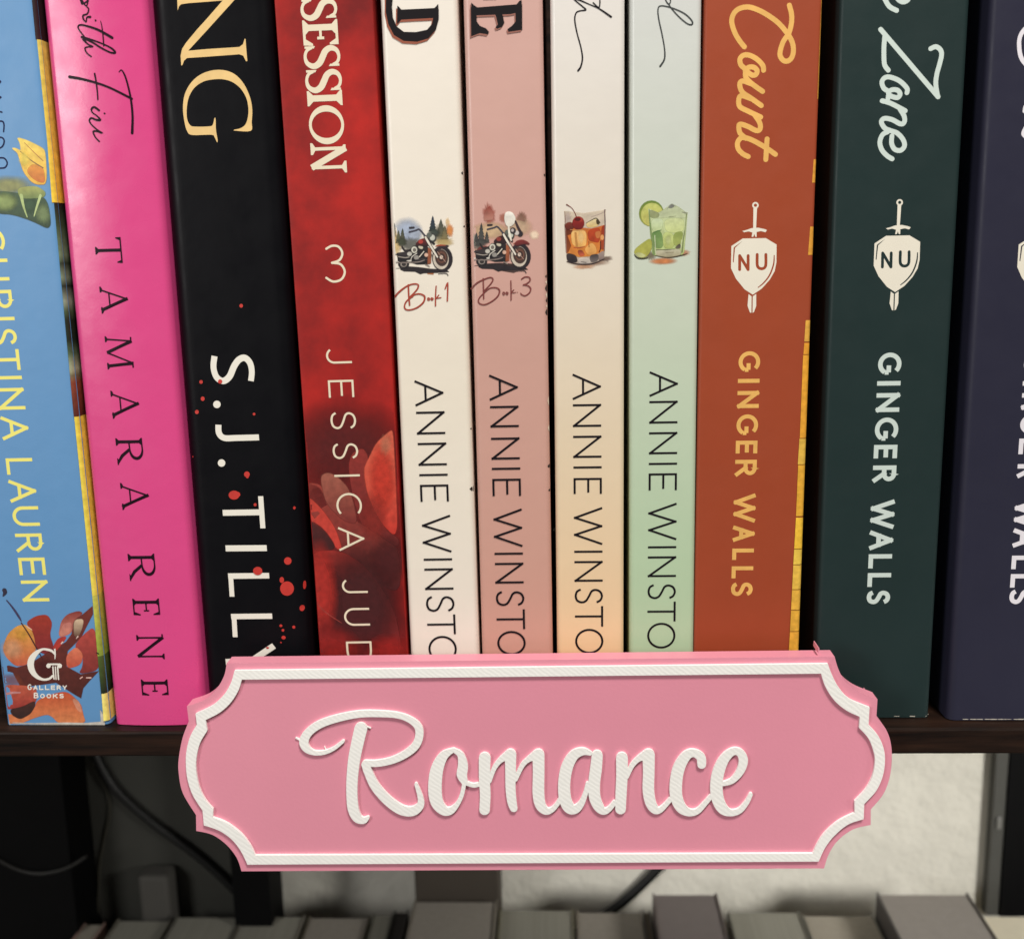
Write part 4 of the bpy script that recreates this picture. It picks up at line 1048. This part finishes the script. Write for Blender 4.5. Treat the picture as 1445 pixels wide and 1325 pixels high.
teal = Book('dark teal paperback with pale lettering and a white sword emblem', (1188, 1147), (1367, 1313), 1011,
    spine('teal_cover', (34, 50, 50), 0.46, 0.06, spec=0.22), y_on_z(1290, 1012, 0), height=0.206, rnd=1.2, group=SER2)
pale = mat('pale_mint_ink', (206, 220, 214), 0.5, 0.03)
teal.text('author_lettering', list(zip(GW, [498, 536.5, 555, 589.5, 628, 657, 705.6, 749, 782, 808.5, 832.6], [529, 546, 581.6, 622, 647, 680.6, 746, 775.7, 802, 828, 853])), ((1239, 515), (1223, 843)), 33, 6.4, pale)
ZO = (1210, 0)
teal.ink('title_lettering', teal.px_strokes(ws([
    [(190, -60), (215, 0), (250, 55), (305, 85)], [(300, -60), (310, -10), (350, 18), (390, 5), (410, -40)],
    [(570, 382), (610, 367), (645, 390), (655, 430), (640, 500), (618, 580), (610, 660), (625, 755)], [(628, 757), (180, 232)], [(212, 290), (206, 370), (206, 450), (212, 510), (240, 550)],
    [(385, 725), (385, 690), (330, 635), (260, 605), (215, 607), (190, 642), (205, 690), (240, 718), (238, 770)], [(240, 720), (270, 702), (312, 706), (332, 735), (312, 763), (270, 755), (245, 742)],
    [(192, 788), (260, 808), (372, 866)], [(330, 850), (364, 910), (364, 955), (335, 968), (270, 935), (210, 925), (186, 952), (212, 1000), (262, 1022), (310, 1040), (355, 1090), (366, 1140), (335, 1174), (290, 1165), (266, 1120), (268, 1062)],
    [(235, 1030), (195, 1052), (174, 1110), (190, 1170), (230, 1215), (270, 1240)]], 37), ZO, CS), pale)
emblem(teal, (1269.5, 286), cream2, None)
purple = Book('dark purple paperback with white lettering, cut off at the right edge', (1400, 1336), (1571, 1490), 1014,
    spine('purple_cover', (43, 43, 60), 0.46, 0.05, spec=0.22), y_on_z(1400, 1016, 0), height=0.206, rnd=2.0, group=SER2)
lav = mat('lavender_white_ink', (232, 228, 236), 0.5, 0.02)
purple.text('author_lettering', list(zip(GW, [498, 536.5, 555, 585, 619, 655, 705, 746, 784, 810, 831], [529, 546, 578, 612, 641, 674, 745, 772, 803, 829, 853])), ((1437, 640), (1424.5, 840)), 33, 6.4, lav)
emblem(purple, (1475, 287), cream2, None)
purple.ink('title_lettering', purple.px_strokes(ws([[(352, 120), (318, 160), (308, 210), (322, 280), (380, 340)], [(338, 500), (334, 520)], [(338, 600), (328, 625), (340, 640)]], 20), (1345, 0), 3.31), lav)

# worn pale edges where the card shows along the bottom of the spines
worn = mat('worn_card', (196, 190, 178), 0.8, 0.1, 800)
for bk, x0, x1, yy in ((teal, 1262, 1312, 1010.3), (purple, 1345, 1480, 1014.5)):
    its = []
    x = x0
    while x < x1:
        l = random.uniform(2, 11)
        if random.random() < 0.8:
            its.append(bk.px_strokes([[(x, yy, random.uniform(.5, 1.5)), (min(x+l, x1), yy+.1, random.uniform(.4, 1.4))]], (0, 0), 1.0, False))
        x += l*random.uniform(.9, 1.8)
    bk.ink('worn_edge', [p for q in its for p in q], worn)

# ------------------------------------------------------------------ the sign
sign = thing('shelf_sign', 'pink plaque with white scalloped border and raised white Romance lettering hung on the shelf edge', 'sign', (0, SF, at_y(752, 1080, SF).z))
SB, SFRONT, STOP = -0.0049, -0.0092, -0.00988      # back, face, top of the raised white print
pinkpla = mat('pink_plastic', (231, 149, 169), 0.42, 0.03, 25, bump=0.00003, bscale=1300, spec=0.5)
whitepla = mat('white_plastic', (250, 249, 245), 0.5, 0.02, 300, bevel=0.00010, wave=(338, math.radians(52), 0.17, 0.00012), bump=0.00002, bscale=900)
def sgn(pts, y):
    out = []
    for px, py in pts:
        q = at_y(px, py, y); out.append(((q.x)*1000, (q.z)*1000))
    return out
Z1 = lambda L_: [(230+x/2.7264, 880+y/2.7258) for x, y in L_]
Z2 = lambda L_: [(740+x/2.6273, 880+y/2.6270) for x, y in L_]
def smooth_open(L_): return catmull(L_, 6)
def outline(lc1, lb, lc2, rc1, rb, rc2):
    """left concave, left bulge, left lower concave, then right side top to bottom"""
    left = smooth_open(Z1(lc1)) + smooth_open(Z1(lb)) + smooth_open(Z1(lc2))
    right = smooth_open(Z2(rc1)) + smooth_open(Z2(rb)) + smooth_open(Z2(rc2))
    return left + right[::-1]
plate_o = outline([(245, 152), (235, 200), (205, 252), (160, 292), (92, 317)], [(99, 375), (75, 440), (61, 515), (60, 570), (76, 650), (127, 735)], [(128, 796), (190, 811), (245, 850), (284, 900), (302, 951)],
                  [(1150, 122), (1165, 170), (1190, 213), (1237, 250), (1309, 280)], [(1305, 345), (1340, 390), (1358, 440), (1362, 500), (1354, 570), (1330, 632), (1284, 688)], [(1284, 745), (1220, 761), (1165, 800), (1130, 850), (1111, 906)])
bord_o = outline([(275, 180), (262, 225), (235, 272), (190, 314), (125, 346)], [(130, 388), (105, 432), (90, 490), (88, 545), (95, 602), (115, 660), (152, 718)], [(157, 775), (215, 795), (265, 830), (300, 875), (325, 926)],
                 [(1125, 148), (1140, 188), (1165, 235), (1205, 278), (1280, 310)], [(1276, 374), (1310, 412), (1330, 455), (1337, 500), (1330, 560), (1305, 618), (1260, 668)], [(1258, 724), (1200, 744), (1150, 785), (1115, 830), (1091, 881)])
bord_i = outline([(303, 215), (290, 257), (260, 304), (218, 342), (164, 370)], [(170, 412), (142, 460), (128, 520), (128, 570), (140, 630), (163, 677), (193, 712)], [(192, 744), (245, 765), (300, 806), (335, 850), (355, 890)],
                 [(1100, 185), (1117, 235), (1150, 285), (1195, 322), (1244, 345)], [(1241, 386), (1275, 424), (1294, 470), (1300, 510), (1290, 565), (1265, 613), (1224, 657)], [(1225, 700), (1165, 730), (1115, 773), (1087, 813), (1069, 851)])

def extrude(name, V2, T, yf, yb2, material, parent, base, lip=0.0):
    """solid from a flat shape: face at yf, walls back to yb2, closed behind"""
    n = len(V2)
    used = sorted({i for t in T for i in t}); idx = {i: k for k, i in enumerate(used)}
    cnt = {}
    for t in T:
        for a, b in ((t[0], t[1]), (t[1], t[2]), (t[2], t[0])):
            cnt.setdefault((min(a, b), max(a, b)), []).append((a, b))
    m = len(used)
    V = [((V2[i][0])/1000-base[0], yf-base[1], V2[i][1]/1000-base[2]) for i in used] + [(V2[i][0]/1000-base[0], yb2-base[1], V2[i][1]/1000-base[2]) for i in used]
    F = [tuple(idx[i] for i in t) for t in T] + [tuple(idx[i]+m for i in reversed(t)) for t in T]
    for k, l in cnt.items():
        if len(l) == 1:
            a, b = idx[l[0][0]], idx[l[0][1]]
            F.append((b, a, a+m, b+m))
    return link_mesh(name, V, F, material, parent)
SBASE = tuple(sign.location)
# plate in two printed steps: a face layer and a slightly wider back layer
v, t = union([sgn(plate_o, SFRONT)])
pl_ = extrude('plaque', v, t, SFRONT, SB, pinkpla, sign, SBASE)
bv = pl_.modifiers.new('edge', 'BEVEL'); bv.width = 0.0003; bv.segments = 2; bv.limit_method = 'ANGLE'; bv.angle_limit = math.radians(50)
v, t = union([sgn(bord_o, STOP)], [sgn(bord_i, STOP)])
extrude('border', v, t, STOP, SFRONT+0.0001, whitepla, sign, SBASE)
# lettering
def z5(L_): return [(400+x/4.25, 980+y/4.2476, wd/4.25) for x, y, wd in L_]
def z6(L_): return [(720+x/4.0139, 1020+y/4.0125, wd/4.014) for x, y, wd in L_]
ROM = [
 z5([(358, 280, 18), (300, 325, 22), (240, 348, 26), (180, 348, 32), (136, 322, 48), (122, 278, 56), (152, 225, 50), (222, 177, 48), (330, 141, 46), (450, 118, 44), (560, 115, 42), (680, 124, 38), (760, 152, 40), (808, 195, 47), (814, 250, 49), (790, 308, 49), (730, 358, 46), (650, 395, 43), (560, 413, 42), (492, 411, 38)]),
 z5([(464, 204, 77), (448, 270, 75), (425, 380, 72), (412, 500, 68), (410, 600, 66), (418, 685, 66), (443, 740, 58), (480, 754, 42), (506, 738, 20)]),
 z5([(492, 420, 50), (510, 470, 52), (550, 550, 58), (620, 630, 62), (700, 688, 64), (770, 700, 60), (818, 668, 46), (822, 620, 34), (795, 537, 20)]),
 z5([(1020, 332, 25), (960, 368, 55), (920, 450, 76), (908, 560, 81), (920, 645, 76), (960, 694, 62), (1002, 696, 46), (1042, 658, 28), (1070, 600, 25), (1086, 520, 25)]),
 z5([(1018, 332, 26), (1062, 362, 40), (1076, 425, 60), (1070, 480, 62), (1086, 525, 40)]), z5([(1095, 530, 26), (1140, 545, 25), (1185, 535, 27)]),
 z5([(1207, 380, 71), (1205, 500, 66), (1210, 600, 64), (1206, 692, 63)]), z5([(1235, 520, 25), (1265, 440, 28), (1303, 392, 34), (1350, 364, 60)]),
 z5([(1362, 359, 69), (1362, 450, 64), (1362, 560, 60), (1370, 640, 56), (1381, 682, 46)]), z6([(30, 320, 25), (68, 242, 27), (105, 206, 32), (148, 184, 60)]),
 z6([(160, 180, 68), (161, 280, 66), (160, 400, 67), (172, 466, 60), (202, 498, 46), (236, 492, 30), (262, 465, 26), (282, 435, 26)]),
 z6([(452, 172, 26), (410, 162, 46), (360, 184, 58), (322, 250, 67), (306, 340, 69), (311, 430, 69), (336, 482, 66), (370, 488, 52), (402, 458, 36), (426, 400, 28), (440, 345, 26)]),
 z6([(493, 184, 62), (486, 260, 67), (476, 340, 67), (479, 420, 66), (502, 476, 58), (530, 500, 42), (560, 488, 30), (592, 450, 26)]),
 z6([(633, 198, 67), (633, 300, 65), (628, 400, 63), (625, 489, 60)]), z6([(660, 305, 25), (690, 242, 28), (728, 203, 34), (770, 184, 60)]),
 z6([(784, 180, 70), (785, 280, 65), (783, 380, 66), (796, 452, 62), (822, 492, 50), (850, 492, 34), (880, 465, 27), (908, 432, 26)]),
 z6([(1085, 236, 50), (1080, 195, 52), (1042, 171, 48), (1000, 184, 56), (960, 244, 67), (941, 320, 70), (940, 410, 70), (967, 478, 63), (1012, 507, 46), (1060, 500, 34), (1105, 455, 28), (1138, 415, 26)]),
 z6([(1203, 346, 26), (1258, 327, 34), (1304, 272, 46), (1321, 210, 52), (1300, 168, 46), (1260, 163, 46), (1215, 202, 57), (1182, 270, 67), (1168, 350, 70), (1176, 430, 70), (1206, 488, 62), (1250, 509, 42), (1300, 496, 34), (1340, 450, 28), (1363, 405, 22)]),
]
polys = []
for s_ in ROM:
    pts = []
    for px, py, wd in s_:
        q = at_y(px, py, STOP); kk = (at_y(px+1, py, STOP)-at_y(px, py, STOP)).length*1000
        pts.append((q.x*1000, q.z*1000, wd*kk))
    polys += stroke(catmull(pts, 6))
# the a's flat shoulder
v, t = union(polys)
extrude('lettering', v, t, STOP, SFRONT+0.0001, whitepla, sign, SBASE)
# stray threads of plastic
def bit(name, a, b, wd, y, yf, yb2, m):
    q0 = at_y(*a, y); q1 = at_y(*b, y)
    v, t = union(stroke([(q0.x*1000, q0.z*1000, wd*.16), (q1.x*1000, q1.z*1000, wd*.16)]))
    extrude(name, v, t, yf, yb2, m, sign, SBASE)
for a, b, wd in (((418, 1041), (424, 1044), 2.4), ((516, 1024), (523, 1027), 1.6), ((458, 1053), (460, 1057), 1.2)):
    bit('plastic_thread', a, b, wd, STOP+.0004, STOP+.0003, SFRONT, whitepla)
for a, b, wd in (((1155, 914), (1154.3, 920), 1.6), ((1226, 981), (1228, 984), 1.6), ((616, 1224.5), (619, 1225.5), 1.6)):
    bit('plastic_burr', a, b, wd, SFRONT+.001, SFRONT+.0006, SB+.001, pinkpla)

# ------------------------------------------------------------------ lower shelf: tops of books, out of focus
page_top = mat('page_tops', (140, 138, 127), 0.9, 0.12, 900)
tn = page_top.node_tree
tcn = [n for n in tn.nodes if n.type == 'TEX_COORD'][0]
mpn = tn.nodes.new('ShaderNodeMapping'); mpn.inputs['Scale'].default_value = (1, 0.01, 1)
tn.links.new(tcn.outputs['Object'], mpn.inputs[0])
for n in tn.nodes:
    if n.type == 'TEX_NOISE': tn.links.new(mpn.outputs[0], n.inputs['Vector'])
YFAR = 0.198
def low_book(label, xl, xr, yfar, cover_col, page=None, ynear=0.03, group='books on the lower shelf seen from above', dark_left=0.0):
    a = at_y(xl, yfar, YFAR); b = at_y(xr, yfar, YFAR)
    ztop = (a.z+b.z)/2
    cx = (a.x+b.x)/2; hw = (b.x-a.x)/2-0.0002
    r = thing('standing_book', label, 'book', (cx, 0.11, LOW), 0, group)
    h = ztop-LOW
    cm = mat('low_cover_%d_%d_%d' % cover_col, cover_col, 0.5, 0.05)
    t = 0.0007
    # cover: two boards and a spine towards the room
    V, F = [], []
    for bx in ((-hw, -hw+t, ynear-0.11, YFAR-0.11), (hw-t, hw, ynear-0.11, YFAR-0.11), (-hw+t, hw-t, ynear-0.11, ynear-0.11+t)):
        v, f = box_vf(*bx, 0, h); o_ = len(V); V += v; F += [tuple(i+o_ for i in q) for q in f]
    link_mesh('cover', V, F, cm, r)
    v, f = box_vf(-hw+t+.0001, hw-t-.0001, ynear-0.11+t+.0001, YFAR-0.11-0.001, 0.001, h-0.0006)
    link_mesh('page_block', v, f, page or page_top, r)
    return r
GR = (120, 116, 104)
pg2 = mat('page_tops_mauve', (140, 134, 125), 0.9, 0.08, 400)
pg3 = mat('page_tops_light', (156, 149, 136), 0.9, 0.08, 400)
low_book('thin pinkish book top at the far left of the lower row, beside the black panel', 118, 150, 1301, (170, 140, 130), pg3)
low_book('grey book top second from the left in the lower row', 166, 243, 1296, GR)
low_book('grey book top left of the black post in the lower row', 249, 342, 1291, (100, 98, 90))
low_book('grey book top in front of the black post in the lower row', 343, 432, 1290, (110, 106, 96))
low_book('brownish book top right of the black post in the lower row', 436, 523, 1292, (90, 84, 70), pg2)
low_book('thin grey book top beside the dark slot in the lower row', 527, 555, 1288, (96, 94, 84))
low_book('thin black book beside the tall grey book in the lower row', 556, 577, 1284, (22, 20, 18), mat('page_dark', (40, 36, 32), 0.9))
low_book('taller grey book in front of the brown shadow block in the lower row', 584, 702, 1269, (116, 110, 100), pg2)
low_book('olive grey book top right of the tall grey book in the lower row', 705, 810, 1281, (120, 116, 96))
low_book('taupe book top under the black cable in the lower row', 813, 905, 1284, (130, 122, 110), pg2)
low_book('narrow dark brown book left of the tall mauve book in the lower row', 906, 918, 1284, (50, 42, 36), mat('page_dark2', (84, 74, 62), 0.9))
low_book('tall mauve grey book sticking up below the Romance sign, right of the black cable', 920, 1012, 1259, (92, 82, 80), mat('mauve_top', (114, 106, 104), 0.8, 0.05))
low_book('grey green book top right of the tall mauve book in the lower row', 1026, 1128, 1284, (108, 106, 96))
low_book('pale grey book top left of the tallest grey book in the lower row', 1131, 1232, 1289, (112, 110, 100), pg3)
low_book('tallest grey book near the right end of the lower row', 1236, 1366, 1259, (70, 66, 64), mat('tall_top', (142, 136, 130), 0.85, 0.06, 300))
low_book('cream book top at the right end of the lower row under the black upright', 1372, 1470, 1290, (216, 208, 186), mat('cream_top', (222, 214, 192), 0.85, 0.03))
# brown block put in place of the tall book's shadow on the wall
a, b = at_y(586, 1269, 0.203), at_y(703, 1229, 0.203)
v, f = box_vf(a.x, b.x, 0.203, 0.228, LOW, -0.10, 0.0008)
cb = mat('wall_shadow_brown', (58, 51, 43), 0.8, 0.06, 60)
r = tag(link_mesh('stand_in_block', v, f, cb), 'dark brown block standing in for a shadow on the wall behind the lower books', 'box')
# pale block in the dark corner
a, b = at_y(192, 1290, 0.200), at_y(243, 1237, 0.200)
v, f = box_vf(a.x+0.002, b.x-0.002, 0.200, 0.2115, LOW, b.z, 0.002)
r = tag(link_mesh('stand_in_block', v, f, mat('grey_block', (74, 72, 68), 0.8, 0.05)), 'small grey block in the dark corner at the lower left', 'box')

# ------------------------------------------------------------------ cables
def cable(name, pts, rad, y, material, label):
    """tube through photo points hanging at depth y"""
    P = []
    for q in pts:
        p = at_y(q[0], q[1], q[2] if len(q) > 2 else y); P.append(tuple(p))
    P = catmull(P, 8)
    n = 10; V, F = [], []
    for i, p in enumerate(P):
        a = Vector(P[max(0, i-1)]); b = Vector(P[min(len(P)-1, i+1)])
        d = (b-a).normalized(); u = d.cross(Vector((0, 1, 0))).normalized(); w2 = d.cross(u)
        for k in range(n):
            c, s = math.cos(2*math.pi*k/n), math.sin(2*math.pi*k/n)
            V.append(tuple(Vector(p)+u*rad*c+w2*rad*s))
    for i in range(len(P)-1):
        for k in range(n):
            F.append((i*n+k, i*n+(k+1) % n, (i+1)*n+(k+1) % n, (i+1)*n+k))
    F.append(tuple(range(n))); F.append(tuple(reversed(range((len(P)-1)*n, len(P)*n))))
    return tag(link_mesh(name, V, F, material, smooth=True), label, 'cable')
cab = mat('cable_rubber', (14, 14, 14), 0.5)
cable('power_cable', [(112, 1010), (137, 1070), (165, 1115), (215, 1160), (270, 1200), (312, 1236), (345, 1272), (372, 1320), (390, 1380)], 0.0020, 0.2105, cab, 'black cable sloping across the dark panel left of the pink sign')
cable('power_cable', [(960, 1150), (945, 1205), (922, 1232), (893, 1260), (862, 1285), (820, 1310), (770, 1360)], 0.0023, 0.2325, cab, 'black cable against the pale wall below the pink sign')
wire = mat('thin_wire', (70, 68, 60), 0.25)
cable('thin_wire', [(135, 1040), (131, 1068), (133, 1085), (147, 1108), (155, 1132), (154, 1155), (148, 1180), (140, 1230), (138, 1330)], 0.0005, 0.2122, wire, 'thin shiny wire hanging at the upper left of the dark panel')
cable('thin_wire', [(-30, 1195), (0, 1214), (30, 1228), (60, 1232), (95, 1224), (122, 1208)], 0.0007, 0.1890, mat('dull_wire', (34, 33, 30), 0.5), 'thin grey wire sagging across the black side panel at the left edge')
